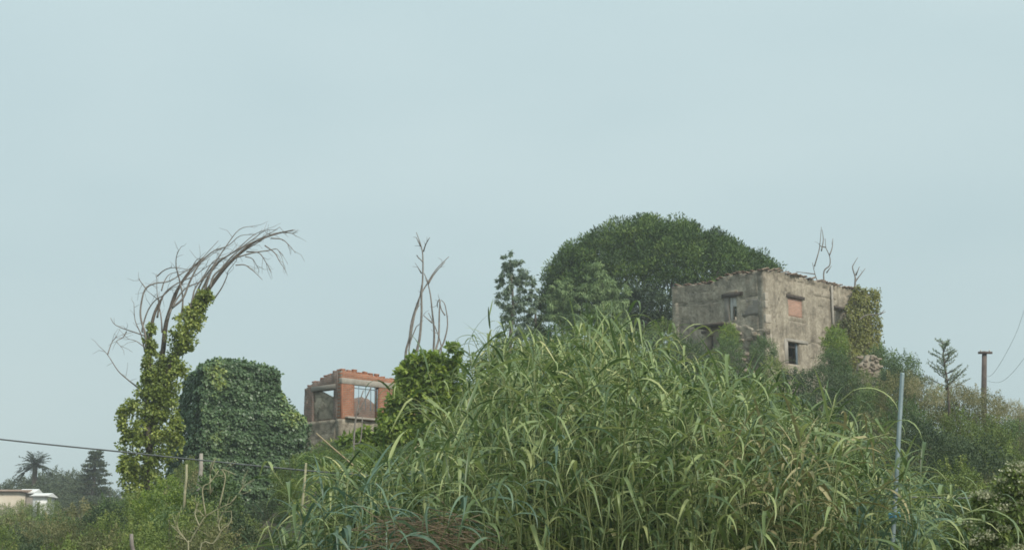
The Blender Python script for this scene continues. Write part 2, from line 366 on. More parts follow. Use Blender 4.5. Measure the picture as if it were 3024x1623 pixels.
# ------------------------------------------------------------------ ruined walls
def ruin_wall(O, d, inward, length, z0, top, thick, openings=(), cell=.11, seed=0, rough=.03, grooves=(), patch=.15):
    """an upright slab with a ragged top and real openings; returns a mesh. top(s) gives the height of the crest"""
    rng = np.random.default_rng(seed)
    S = np.linspace(0, length, max(2, int(length / cell) + 1))
    zt = np.array([top(s) for s in S]); zmin = float(zt.min())
    hi = max([o_[3] for o_ in openings] + [z0 + .3]); hi = min(max(hi, zmin - .6), zmin - .05) if openings else zmin - .3
    if openings: hi = max(o_[3] for o_ in openings)
    Zl = np.linspace(z0, hi, max(2, int((hi - z0) / cell) + 1))
    def snap(arr, vals):
        for v in vals:
            if arr[0] < v < arr[-1]:
                k = 1 + int(np.argmin(np.abs(arr[1:-1] - v))); arr[k] = v
        return np.sort(arr)
    S = snap(S, [v for o_ in openings for v in o_[:2]]); Zl = snap(Zl, [v for o_ in openings for v in o_[2:]])
    zt = np.array([top(s) for s in S])
    nu = max(2, int((zmin - hi) / cell) + 1)
    ns, nl = len(S), len(Zl)
    ZZ = np.empty((ns, nl + nu))
    ZZ[:, :nl] = Zl
    ZZ[:, nl:] = hi + (zt[:, None] - hi) * np.linspace(1 / nu, 1, nu)[None]
    nz_ = nl + nu
    SS = np.repeat(S[:, None], nz_, 1)
    p3 = np.stack([SS * 1.3, np.full_like(SS, seed * 3.1), ZZ * 1.3], -1)
    bare = vnoise(p3, seed) + .5 * vnoise(p3 * 2.3, seed + 5) + .45 * sstep(1.0, .1, (zt[:, None] - ZZ)) - 1.0 + patch * 2
    tone = np.where(bare > 0, 0.15, 0.75)
    dep = rough * vnoise(p3 * 1.2, seed + 1) + .6 * rough * rng.normal(0, .35, SS.shape) + np.where(bare > 0, .045, 0)
    for (s0, za, s1, zb, w, dd) in grooves:
        zc = za + (zb - za) * (SS - s0) / (s1 - s0) + .05 * vnoise(p3 * 3, 9)
        inside = (SS > s0) & (SS < s1) & (np.abs(ZZ - zc) < w)
        dep = dep + np.where(inside, dd, 0); tone = np.where(inside, .3, tone)
    mask = np.ones((ns - 1, nz_ - 1), bool)
    sc_, zc_ = (S[1:] + S[:-1]) / 2, None
    for (a, b, c, e) in openings:
        zc_ = (ZZ[:-1, :-1] + ZZ[1:, 1:]) / 2
        mask &= ~((sc_[:, None] > a) & (sc_[:, None] < b) & (zc_ > c) & (zc_ < e))
    d3 = np.array([d[0], d[1], 0.]); n3 = np.array([inward[0], inward[1], 0.]); O3 = np.array([O[0], O[1], 0.])
    VF = O3 + SS[..., None] * d3 + ZZ[..., None] * np.array([0, 0, 1.]) + dep[..., None] * n3
    VB = O3 + SS[..., None] * d3 + ZZ[..., None] * np.array([0, 0, 1.]) + (thick - .5 * dep)[..., None] * n3
    N = ns * nz_
    V = np.concatenate([VF.reshape(-1, 3), VB.reshape(-1, 3)])
    co = np.concatenate([np.stack([SS, ZZ, 0 * SS], -1).reshape(-1, 3)] * 2)
    tn = np.concatenate([tone.ravel(), tone.ravel()])
    idx = np.arange(N).reshape(ns, nz_)
    Qs = []
    a = np.argwhere(mask); i0, j0 = a[:, 0], a[:, 1]
    f = np.stack([idx[i0, j0], idx[i0 + 1, j0], idx[i0 + 1, j0 + 1], idx[i0, j0 + 1]], -1)
    Qs += [f, f[:, ::-1] + N]
    mp_ = np.pad(mask, 1)
    for di, dj, e0, e1 in ((-1, 0, (0, 0), (0, 1)), (1, 0, (1, 1), (1, 0)), (0, -1, (1, 0), (0, 0)), (0, 1, (0, 1), (1, 1))):
        bd = mask & ~mp_[1 + di:mp_.shape[0] - 1 + di, 1 + dj:mp_.shape[1] - 1 + dj]
        a = np.argwhere(bd); i0, j0 = a[:, 0], a[:, 1]
        A = idx[i0 + e0[0], j0 + e0[1]]; B = idx[i0 + e1[0], j0 + e1[1]]
        Qs.append(np.stack([A, B, B + N, A + N], -1))
    Q = np.concatenate(Qs)
    return mesh('wall', V, np.concatenate([Q[:, :3], Q[:, [0, 2, 3]]]), tn, co)
class Face:
    """a vertical plane through corner O along d, with pixel look-up"""
    def __init__(s, O, d, inward): s.O = np.array(O[:2], float); s.d = np.array(d, float); s.n = np.array(inward, float)
    def at(s, px, py):
        r = P(px, py, 1.0) - np.array([0, 0, EYE])
        # O + s d = t r.xy
        A = np.array([[r[0], -s.d[0]], [r[1], -s.d[1]]]); t, q = np.linalg.solve(A, s.O)
        return q, EYE + t * r[2]
    def pt(s, q, z, dep=0.0):
        p = s.O + s.d * q + s.n * dep; return np.array([p[0], p[1], z])
    def rot(s):
        return np.array([[s.d[0], s.n[0], 0], [s.d[1], s.n[1], 0], [0, 0, 1.]])
    def box(s, mb, s0, s1, z0, z1, d0, d1, tone=.5):
        return mb.box(s.pt((s0 + s1) / 2, (z0 + z1) / 2, (d0 + d1) / 2), (abs(s1 - s0), abs(d1 - d0), abs(z1 - z0)), s.rot(), tone)
def crest(face, pts, jag=.06, seed=0):
    """height profile through photo pixels (px,py) on a face"""
    q = np.array([face.at(*p) for p in pts]); q = q[np.argsort(q[:, 0])]
    def f(s):
        return float(np.interp(s, q[:, 0], q[:, 1])) + jag * (math.sin(s * 7.3 + seed) * .5 + math.sin(s * 17.1 + 2 * seed) * .35 + math.sin(s * 31. + seed) * .3)
    return f

# ---- the big plastered house on the hilltop
C = P(2258, 800, 85.0)
a44 = math.radians(44)
dR = np.array([math.cos(a44), math.sin(a44)]); dL = np.array([-math.sin(a44), math.cos(a44)])
FR = Face(C, dR, dL); FL = Face(C, dL, dR)
LR = FR.at(2572, 860)[0]; LL = FL.at(1984, 845)[0]
zb = G(C[0], C[1]) - .6
house = thing('plastered_house', 'ruined two storey grey plaster house on the hilltop with bricked-up window', 'house', (C[0], C[1], zb))
topR = crest(FR, [(2258, 796), (2300, 802), (2340, 812), (2400, 826), (2450, 838), (2500, 850), (2575, 868)], .05, 1)
topL = crest(FL, [(2258, 796), (2200, 806), (2160, 812), (2122, 820), (2118, 829), (2095, 838), (2060, 840), (2000, 845), (1984, 850)], .06, 2)
def span(face, x0, y0, x1, y1):
    a_ = face.at(x0, y0); b_ = face.at(x1, y1); c_ = face.at((x0 + x1) / 2, y0)[1]; e_ = face.at((x0 + x1) / 2, y1)[1]
    return (min(a_[0], b_[0]), max(a_[0], b_[0]), min(c_, e_), max(c_, e_))
w_brick = span(FR, 2327, 881, 2373, 936)
w_low = span(FR, 2325, 1010, 2362, 1075)
w_ivy = span(FR, 2463, 912, 2492, 962)
w_left = span(FL, 2152, 876, 2176, 945)
w_left2 = span(FL, 2086, 982, 2106, 1036)
def gro(face, x0, y0, x1, y1, w, dd):
    a_ = face.at(x0, y0); b_ = face.at(x1, y1)
    if a_[0] > b_[0]: a_, b_ = b_, a_
    return (a_[0], a_[1], b_[0], b_[1], w, dd)
me = ruin_wall(FR.O, FR.d, FR.n, LR, zb, topR, .5, [w_brick, w_low, w_ivy], .09, 3, .035,
               [gro(FR, 2300, 822, 2440, 850, .05, .05), gro(FR, 2370, 1012, 2450, 1018, .04, .05), gro(FR, 2330, 945, 2380, 955, .04, .04), gro(FR, 2400, 870, 2470, 885, .03, .04), gro(FR, 2275, 900, 2300, 985, .03, .04)], .24)
obj('wall', me, M['plaster'], house)
me = ruin_wall(FL.O + FL.d * .5, FL.d, FL.n, LL - .5, zb, lambda s: topL(s + .5), .5, [tuple(v - .5 for v in w_left[:2]) + w_left[2:], tuple(v - .5 for v in w_left2[:2]) + w_left2[2:]], .09, 4, .03,
               [tuple([v - .5 if k in (0, 2) else v for k, v in enumerate(g)]) for g in (gro(FL, 1990, 905, 2150, 882, .045, .06), gro(FL, 2184, 880, 2250, 868, .05, .06), gro(FL, 2195, 934, 2250, 925, .05, .05), gro(FL, 2020, 862, 2110, 856, .04, .05))], .2)
obj('wall', me, M['plaster'], house)
# rear walls, seen through the openings and above the crest of the side walls
FB = Face(FR.O + dL * LL, dR, -dL); FE = Face(FR.O + dR * LR, dL, -dR)
zc = topR(LR * .5)
obj('wall', ruin_wall(FB.O, FB.d, FB.n, LR, zb, lambda s: zc - 1.0 + .25 * math.sin(s * 2.1), .45, [], .3, 6), M['plaster'], house)
obj('wall', ruin_wall(FE.O + FE.d * .5, FE.d, FE.n, LL - 1.0, zb, lambda s: zc - .75 + .2 * math.sin(s * 1.7), .45, [], .3, 7), M['plaster'], house)
mb = MB(); cc = FR.O + dR * LR / 2 + dL * LL / 2
mb.box((cc[0], cc[1], w_brick[2] - .9), (LR - 1.1, LL - 1.1, .2), FR.rot()); obj('upper_floor', mb.mesh('floor'), M['cement'], house)
# bricked-up window
f4 = ruin_wall(FR.O + dR * (w_brick[0] + .004), FR.d, FR.n, w_brick[1] - w_brick[0] - .008, w_brick[2] + .004, lambda s: w_brick[3] - .004, .2, [], .12, 8, .008)
bp_ = obj('brick_infill', f4, M['brick_infill'], house); bp_.location = tuple(np.array([*(dL * .09), 0]))
bp_['label'] = 'salmon brick filling of the upper window'
def prism(face, name, s0, s1, z0, z1, d0, d1, mat, parent, label=None):
    m_ = MB(); face.box(m_, s0, s1, z0, z1, d0, d1); q = obj(name, m_.mesh(name), mat, parent)
    b_ = q.modifiers.new('bevel', 'BEVEL'); b_.width = .012; b_.segments = 1
    if label: q['label'] = label
    return q
prism(FR, 'lintel', w_brick[0] - .15, w_brick[1] + .15, w_brick[3] + .003, w_brick[3] + .17, -.03, .3, M['old_wood'], house)
wl_ = prism(FR, 'lintel', w_low[0] - .12, w_low[1] + .75, w_low[3] + .003, w_low[3] + .16, -.07, .3, M['concrete'], house)
prism(FR, 'window_frame', w_low[0] + .01, w_low[1] - .01, w_low[3] - .28, w_low[3] - .2, .18, .26, M['old_wood'], house)
prism(FR, 'shutter', w_low[1] - .14, w_low[1] - .01, w_low[2] + .02, w_low[3] - .02, .12, .2, M['blue_iron'], house)
prism(FR, 'window_jamb', w_low[0] - .3, w_low[0] - .003, w_low[2], w_low[3] + .12, -.05, .2, M['concrete'], house, 'pale stone jamb beside the lower window')
prism(FR, 'lintel', w_ivy[0] - .1, w_ivy[1] + .25, w_ivy[3] + .003, w_ivy[3] + .14, -.06, .3, M['old_wood'], house)
dp = MB(); q0 = FR.at(2452, 848)[0]; dp.tube([FR.pt(q0, topR(q0) - .1, -.09), FR.pt(q0, FR.at(2452, 930)[1], -.09), FR.pt(q0, FR.at(2452, 1010)[1], -.09)], .07, 8)
obj('downpipe', dp.mesh('downpipe', True), M['concrete'], house)
prism(FL, 'lintel', w_left[0] - .45, w_left[1] + .42, w_left[3] + .003, w_left[3] + .2, -.12, .3, M['old_wood'], house)
prism(FL, 'lintel_stone', w_left[0] - .1, w_left[1] + .15, w_left[3] + .21, w_left[3] + .34, -.05, .2, M['stone'], house)
sj = w_left[1]
prism(FL, 'window_frame', sj - .17, sj - .03, w_left[2] + .01, w_left[3] - .02, .08, .16, M['white_frame'], house, 'white painted window frame post')
prism(FL, 'window_sash', w_left[0] + .02, sj - .19, w_left[2] + (w_left[3] - w_left[2]) * .58, w_left[3] - .03, .1, .13, M['white_frame'], house)
prism(FL, 'window_jamb', w_left[1] + .003, w_left[1] + .28, w_left[2], w_left[3], -.035, .2, M['cement'], house)
cp = span(FL, 2190, 882, 2249, 930)
cpm = ruin_wall(FL.O + FL.d * cp[0], FL.d, FL.n, cp[1] - cp[0], cp[2], lambda s: cp[3] - .05 + .05 * math.sin(s * 2), .05, [], .12, 21, .008)
q = obj('cement_patch', cpm, M['cement'], house); q.location = tuple(np.array([*(FL.n * .004), 0])); q['label'] = 'darker grey cement patch beside the corner'
prism(FL, 'lintel', w_left2[0] - .15, w_left2[1] + .3, w_left2[3] + .003, w_left2[3] + .15, -.1, .3, M['old_wood'], house)
# pale quoin render on the corner
rngq = np.random.default_rng(5)
zq = topR(0) - .75
k = 0
while zq > zb + 3:
    hq = rngq.uniform(.32, .55)
    if rngq.random() < .6:
        m_ = MB(); FR.box(m_, -.02, rngq.uniform(.2, .8), zq - hq + .02, zq, -.012, .12)
        q = obj('corner_stone', m_.mesh('corner_stone'), M['quoin'], house); bv = q.modifiers.new('bevel', 'BEVEL'); bv.width = .03; bv.segments = 2
    zq -= hq
# coping tiles along the two crests
tm = MB()
ang = np.linspace(-1.25, 1.25, 6); prof = np.stack([np.sin(ang) * .11, np.cos(ang) * .11 - .04], -1)
vv = []
for yy, sc2 in ((-.23, 1.0), (.23, .86)):
    for (u, w) in prof: vv.append((u * sc2, yy, w * sc2))
    for (u, w) in prof: vv.append((u * sc2 * .84, yy, w * sc2 * .84 - .003))
n6 = 6; qd = []
for j in range(5):
    qd += [[j, j + 1, 12 + j + 1, 12 + j], [6 + j + 1, 6 + j, 18 + j, 18 + j + 1], [j + 1, j, 6 + j, 6 + j + 1], [12 + j, 12 + j + 1, 18 + j + 1, 18 + j]]
qd += [[0, 12, 18, 6], [5, 11, 23, 17]]
tm.quads(vv, qd); tile_me = tm.mesh('roof_tile', False); tile_me.materials.append(M['tile'])
def place(me_, name, parent, loc, rz=0, rx=0, ry=0, sc=(1, 1, 1)):
    o_ = bpy.data.objects.new(name, me_); COL.objects.link(o_); o_.parent = parent
    Mx = Matrix.LocRotScale(Vector(loc), Matrix.Rotation(rz, 3, 'Z').to_quaternion() @ Matrix.Rotation(ry, 3, 'Y').to_quaternion() @ Matrix.Rotation(rx, 3, 'X').to_quaternion(), Vector(sc))
    if parent is not None: Mx = Matrix.Translation(-Vector(parent.location)) @ Mx
    o_.matrix_basis = Mx
    return o_
rngt = np.random.default_rng(11)
for face, top, Lh, rz0 in ((FR, topR, LR * .93, a44), (FL, topL, LL, a44 + math.pi / 2)):
    s = .1
    while s < Lh:
        if rngt.random() < (.9 if face is FR else .8):
            p = face.pt(s, top(s) + .03, .1 + rngt.uniform(-.06, .06))
            place(tile_me, 'roof_tile', house, p, rz0 + rngt.normal(0, .12), rngt.normal(-.05 if face is FR else .05, .06), rngt.normal(0, .15), (rngt.uniform(.9, 1.15),) * 3)
        s += rngt.uniform(.19, .27)

# ---- collapsed porch of rubble in front of the left wall
FPp = Face(P(2262, 1000, 82.0), dL, dR)
pz = G(FPp.O[0], FPp.O[1]) - .5
porch = thing('ruined_porch', 'collapsed rubble stone porch against the plastered house, half hidden by ivy', 'ruin', (FPp.O[0], FPp.O[1], pz))
lp = FPp.at(2085, 990)[0]
obj('wall', ruin_wall(FPp.O, FPp.d, FPp.n, lp, pz, crest(FPp, [(2262, 985), (2235, 978), (2200, 962), (2150, 955), (2070, 968)], .1, 4), .4, [span(FPp, 2088, 990, 2108, 1040)], .1, 31, .07, [], .62), M['plaster'], porch)
sl = span(FPp, 2068, 958, 2150, 966); m_ = MB(); FPp.box(m_, sl[0], sl[1], sl[2], sl[3], -.5, .5); obj('roof_slab', m_.mesh('roof_slab'), M['old_wood'], porch)
stone_mb = MB()
rs_ = np.random.default_rng(3)
ico = norm(rs_.normal(size=(1, 3)))
def stone_mesh(seed):
    r_ = np.random.default_rng(seed); m_ = MB(); v = np.array([[x, y, z] for x in (-1, 0, 1) for y in (-1, 0, 1) for z in (-1, 0, 1)], float)
    import bmesh
    bm = bmesh.new(); bmesh.ops.create_icosphere(bm, subdivisions=1, radius=1)
    for v_ in bm.verts: v_.co = Vector((max(-.75, min(.75, v_.co.x)), max(-.75, min(.75, v_.co.y)), max(-.7, min(.7, v_.co.z)))) * r_.uniform(.8, 1.15)
    me_ = bpy.data.meshes.new('stone'); bm.to_mesh(me_); bm.free(); me_.materials.append(M['stone']); return me_
stones = [stone_mesh(s_) for s_ in range(4)]
for (px_, py_) in [(2185, 985), (2228, 985), (2238, 990), (2190, 1005), (2215, 1000), (2185, 1030), (2178, 1038), (2205, 1045), (2225, 1050), (2198, 1060), (2210, 1075), (2222, 1085), (2205, 1095), (2228, 1100)]:
    q_, z_ = FPp.at(px_, py_)
    place(stones[rs_.integers(4)], 'stone', porch, FPp.pt(q_, z_, -.02), rs_.uniform(0, 6), rs_.normal(0, .2), rs_.normal(0, .2), (rs_.uniform(.14, .3), rs_.uniform(.12, .2), rs_.uniform(.1, .2)))

# ---- the small roofless brick house
Cb = P(1011, 1090, 75.0)
ab = math.radians(46)
bR = np.array([math.cos(ab), math.sin(ab)]); bL = np.array([-math.sin(ab), math.cos(ab)])
BR = Face(Cb, bR, bL); BL = Face(Cb, bL, bR)
bzb = G(Cb[0], Cb[1]) - 1.0
bh = thing('brick_house', 'small roofless orange brick house with barred window and broken top', 'house', (Cb[0], Cb[1], bzb))
LBR = BR.at(1290, 1135)[0]; LBL = BL.at(900, 1140)[0]
tR = crest(BR, [(1011, 1091), (1060, 1101), (1120, 1112), (1190, 1126), (1290, 1145)], .03, 3)
tL = crest(BL, [(1011, 1091), (985, 1098), (965, 1110), (945, 1122), (930, 1128), (905, 1142), (898, 1150)], .07, 5)
wr = span(BR, 1047, 1128, 1119, 1234)
wlft = span(BL, 925, 1152, 983, 1240)
zbandR = BR.at(1011, 1110)[1]; zplR = BR.at(1016, 1236)[1]
obj('wall', ruin_wall(BR.O, BR.d, BR.n, LBR, zplR, tR, .3, [wr], .09, 41, .012, [], .0), M['brick'], bh)['label'] = 'orange brick front wall'
obj('wall', ruin_wall(BL.O + BL.d * .3, BL.d, BL.n, LBL - .3, zplR, lambda s: tL(s + .3), .3, [tuple(v - .3 for v in wlft[:2]) + wlft[2:]], .09, 42, .025, [], .0), M['brick_old'], bh)['label'] = 'darker grey brown side wall'  # greyer, darker brick than on the front wall
obj('plinth', ruin_wall(BR.O - BR.d * .06 - BR.n * .05, BR.d, BR.n, LBR, bzb, lambda s: zplR - .004, .38, [], .2, 43, .04, [], .25), M['plaster'], bh)
obj('plinth', ruin_wall(BL.O + BL.d * .34 - BL.n * .06, BL.d, BL.n, LBL - .3, bzb, lambda s: zplR - .004, .38, [], .2, 44, .04, [], .45), M['plaster'], bh)
prism(BR, 'concrete_band', -.02, LBR, zbandR - .34, zbandR - .06, -.025, .2, M['concrete'], bh)
prism(BL, 'lintel', wlft[0] - .15, wlft[1] + .15, wlft[3] + .003, wlft[3] + .24, -.025, .32, M['cement'], bh)
prism(BR, 'brick_pier', -.02, .06, zplR, zbandR - .35, -.02, .1, M['loose_brick'], bh)
prism(BR, 'window_sill', wr[0] - .55, wr[1] + .15, wr[2] - .09, wr[2] - .003, -.22, .2, M['concrete'], bh)
wf = thing  # (frames below)
hgt = wr[3] - wr[2]; zt0 = wr[3] - hgt * .78
fr = prism(BR, 'window_frame', wr[0] + .012, wr[0] + .06, zt0, wr[3] - .01, .08, .13, M['blue_iron'], bh)
prism(BR, 'window_frame', wr[1] - .07, wr[1] - .012, zt0, wr[3] - .01, .08, .13, M['blue_iron'], bh)
prism(BR, 'window_frame', wr[0] + .063, wr[1] - .073, wr[3] - .06, wr[3] - .01, .08, .13, M['blue_iron'], bh)
W_ = wr[1] - wr[0]
prism(BR, 'window_bar', wr[0] + .063, wr[1] - .073, wr[3] - hgt * .2, wr[3] - hgt * .2 + .04, .085, .125, M['blue_iron'], fr)
for fx, th in ((.22, .03), (.5, .03), (.70, .05), (.86, .025)):
    prism(BR, 'window_bar', wr[0] + W_ * fx, wr[0] + W_ * fx + th, zt0, wr[3] - .062, .09, .12, M['blue_iron'], fr)
# rubble filling of the side opening, lower than its lintel so that the sky shows
obj('rubble_infill', ruin_wall(BL.O + BL.d * (wlft[0] + .005), BL.d, BL.n, wlft[1] - wlft[0] - .01, wlft[2], crest(BL, [(1011, 1150), (983, 1163), (976, 1158), (970, 1160), (950, 1153), (935, 1156), (920, 1150)], .03, 2) if False else (lambda s: wlft[3] - .02 - (.42 * max(0, 1 - s / (wlft[1] - wlft[0]) * 1.45))), .22, [], .09, 47, .04, [], .5), M['plaster'], bh).location = tuple(np.array([*(bR * .05), 0]))
# rear walls with crumbled crests
BB = Face(BR.O + bL * LBL, bR, -bL); BE = Face(BR.O + bR * LBR, bL, -bR)
tb = crest(BB, [(1040, 1178), (1060, 1172), (1080, 1178), (1090, 1190), (1120, 1196), (1250, 1196), (980, 1172), (900, 1170)], .04, 4)
obj('wall', ruin_wall(BB.O, BB.d, BB.n, LBR, zplR, tb, .25, [], .12, 45), M['brick_old'], bh)
obj('wall', ruin_wall(BE.O + BE.d * .3, BE.d, BE.n, LBL - .6, zplR, crest(BE, [(1060, 1186), (1085, 1178), (1100, 1192), (1130, 1200), (1200, 1205)], .05, 3), .25, [], .15, 46), M['brick_old'], bh)
bm_ = MB(); bm_.box((0, 0, 0), (.25, .12, .065)); brick_me = bm_.mesh('brick'); brick_me.materials.append(M['loose_brick'])
rb = np.random.default_rng(8)
for face, top, Lh, rz0, s in ((BR, tR, LBR, ab, .1), (BL, tL, LBL, ab + math.pi / 2, .35)):
    while s < Lh - .1:
        for t in range(1 + (rb.random() < .3)):
            place(brick_me, 'brick', bh, face.pt(s, top(s) + .03 + .068 * t, .1), rz0 + rb.normal(0, .12), rb.normal(0, .05), rb.normal(0, .06))
        s += rb.uniform(.26, .4)

# ---- broken brick wall sloping down from the brick house
FS = Face(P(905, 1300, 74.0), norm(np.array([-1.0, -.35])), norm(np.array([-.35, 1.0])) )
FS.n = np.array([-FS.d[1], FS.d[0]]) * -1
sz = G(FS.O[0] - 1, FS.O[1]) - 3
bw = thing('broken_brick_wall', 'crumbling brown brick wall sloping down beside the brick house', 'wall', (FS.O[0], FS.O[1], sz))
lfs = FS.at(800, 1500)[0]
obj('wall', ruin_wall(FS.O, FS.d, FS.n, lfs, sz, crest(FS, [(905, 1285), (890, 1290), (862, 1350), (840, 1400), (825, 1450), (800, 1510)], .08, 3), .5, [], .12, 51, .08, [], .3), M['brick_old'], bw)

# ---- garden wall remnant right of the big house
FG = Face(P(2532, 1060, 80.0), np.array([.97, .24]), np.array([-.24, .97]))
gz = G(FG.O[0], FG.O[1]) - 1
gw = thing('garden_wall', 'pinkish rubble wall stump with a pale pillar, right of the plastered house', 'wall', (FG.O[0], FG.O[1], gz))
obj('wall', ruin_wall(FG.O, FG.d, FG.n, FG.at(2600, 1060)[0], gz, crest(FG, [(2532, 1110), (2540, 1080), (2552, 1058), (2570, 1048), (2592, 1052), (2600, 1075)], .14, 2), .45, [], .1, 61, .07, [], .55), M['plaster'], gw)
prism(FG, 'coping', FG.at(2530, 1128)[0], FG.at(2606, 1128)[0], FG.at(2570, 1140)[1], FG.at(2570, 1126)[1], -.12, -.003, M['stone'], gw)
prism(FG, 'pillar', FG.at(2574, 1200)[0], FG.at(2602, 1200)[0], gz, FG.at(2590, 1141)[1], -.35, -.005, M['concrete'], gw)

for _ in range(46):
    px_, py_ = rs_.uniform(2536, 2602), rs_.uniform(1050, 1126); q_, z_ = FG.at(px_, py_)
    place(stones[rs_.integers(4)], 'stone', gw, FG.pt(q_, z_, rs_.uniform(-.02, .04)), rs_.uniform(-.3, .3), rs_.normal(0, .15), rs_.normal(0, .15), (rs_.uniform(.1, .2), rs_.uniform(.08, .12), rs_.uniform(.06, .12)))
# ---- ivy-clad ruined tower
FT = Face(P(612, 1300, 70.0), norm(np.array([.93, .36])), norm(np.array([-.36, .93])))
tz = G(FT.O[0] + 2, FT.O[1] + 1) - 1.2
tower = thing('ivy_covered_tower', 'square ruined tower completely covered in dark green ivy', 'ruin', (FT.O[0], FT.O[1], tz))
tw = FT.at(889, 1300)[0]
tt = crest(FT, [(612, 1092), (632, 1072), (700, 1076), (775, 1092), (820, 1106), (826, 1160), (842, 1196), (868, 1222), (895, 1245)], .04, 1)
DEP = 3.6
core = ruin_wall(FT.O, FT.d, FT.n, tw, tz, tt, DEP, [], .25, 71, .10, [], .5)
obj('wall', core, M['stone'], tower)
rng = np.random.default_rng(72)
n = 48000
s_ = rng.uniform(-.3, tw + .05, n); zt_ = np.array([tt(v) for v in np.linspace(0, tw, 200)]); ztop = np.interp(s_, np.linspace(0, tw, 200), zt_)
zz_ = tz + (ztop - tz + .08) * rng.uniform(0, 1, n) ** .85
pp = np.stack([s_, np.zeros(n), zz_], -1)
bul = .22 + .16 * vnoise(pp * 1.6, 3) + .13 * vnoise(pp * 3.7, 4) + .1 * vnoise(pp * 7.5, 8)
FTd, FTn = np.array([*FT.d, 0]), np.array([*FT.n, 0])
ptsF = np.array([*FT.O, 0]) + s_[:, None] * FTd + zz_[:, None] * np.array([0, 0, 1]) - bul[:, None] * FTn
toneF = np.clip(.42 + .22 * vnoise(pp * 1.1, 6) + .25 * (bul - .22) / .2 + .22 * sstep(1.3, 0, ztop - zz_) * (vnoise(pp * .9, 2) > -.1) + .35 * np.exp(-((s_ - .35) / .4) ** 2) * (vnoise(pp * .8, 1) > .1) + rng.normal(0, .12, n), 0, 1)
nrmF = np.repeat(-FTn[None], n, 0) + .35 * rng.normal(size=(n, 3))
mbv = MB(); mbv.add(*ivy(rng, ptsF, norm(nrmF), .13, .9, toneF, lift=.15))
# left side, bulging outwards towards the foot
n = 20000
dd = rng.uniform(-.3, DEP, n); zL = tz + (tt(0) - tz) * rng.uniform(0, 1, n) ** .9
fz = (tt(0) - zL) / (tt(0) - tz)
pp = np.stack([dd, np.ones(n), zL], -1)
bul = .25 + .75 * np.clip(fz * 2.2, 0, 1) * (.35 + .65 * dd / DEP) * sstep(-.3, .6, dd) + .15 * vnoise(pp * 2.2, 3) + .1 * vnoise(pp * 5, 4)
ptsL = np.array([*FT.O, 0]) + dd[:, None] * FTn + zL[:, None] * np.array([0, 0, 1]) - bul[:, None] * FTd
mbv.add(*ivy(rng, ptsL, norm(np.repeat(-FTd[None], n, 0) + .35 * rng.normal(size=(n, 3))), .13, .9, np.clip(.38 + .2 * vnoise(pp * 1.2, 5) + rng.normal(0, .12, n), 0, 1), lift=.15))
# crest and right edge
n = 9000
s_ = rng.uniform(-.1, tw + .15, n); ztop = np.interp(s_, np.linspace(0, tw, 200), zt_); dd = rng.uniform(-.25, DEP, n)
pT = np.array([*FT.O, 0]) + s_[:, None] * FTd + dd[:, None] * FTn; pT[:, 2] = ztop + .03 + .12 * vnoise(np.stack([s_ * 2, dd * 2, 0 * s_], -1), 7)
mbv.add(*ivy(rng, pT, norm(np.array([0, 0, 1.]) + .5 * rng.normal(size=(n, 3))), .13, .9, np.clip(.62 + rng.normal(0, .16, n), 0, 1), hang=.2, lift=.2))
n = 5000
dd = rng.uniform(0, DEP, n); zR = tz + (zt_[-1] - tz) * rng.uniform(0, 1, n)
pR = np.array([*FT.O, 0]) + (tw + .2) * FTd + dd[:, None] * FTn; pR[:, 2] = zR
mbv.add(*ivy(rng, pR, norm(FTd + .35 * rng.normal(size=(n, 3))), .13, .9, np.clip(.4 + rng.normal(0, .15, n), 0, 1), lift=.3))
obj('ivy', mbv.mesh('ivy'), M['ivy_dark'], tower, 'stuff')

# ------------------------------------------------------------------ trees
def zoomer(x0, y0, k): return lambda pts: [(x0 + a / k, y0 + b / k) for a, b in pts]
def branch_paths(lines, Y, seed, spread=.7):
    """pixel polylines to 3-D paths, each wandering a little in depth"""
    r_ = np.random.default_rng(seed); outp = []
    for ln in lines:
        y0 = Y + r_.uniform(-spread, spread); y1 = y0 + r_.uniform(-spread, spread)
        m_ = len(ln)
        outp.append(smooth_path([P(px_, py_, y0 + (y1 - y0) * k_ / max(1, m_ - 1)) for k_, (px_, py_) in enumerate(ln)], 4))
    return outp
def twigs(rng, paths, mb, per, length, r, droop=0.0, n=4):
    for p in paths:
        for _ in range(per):
            k_ = rng.integers(len(p) // 3, len(p)); a_ = p[k_]; d_ = norm(p[min(k_ + 1, len(p) - 1)] - p[max(k_ - 1, 0)])
            v_ = norm(d_ + rng.normal(size=3) * .55 + np.array([0, 0, -droop])); L_ = length * rng.uniform(.4, 1.2)
            v2 = norm(v_ + rng.normal(size=3) * .35 + np.array([0, 0, -droop * .6]))
            mb.tube([a_, a_ + v_ * L_ * .5, a_ + v_ * L_ * .5 + v2 * L_ * .5], [r, r * .8, r * .5], n)

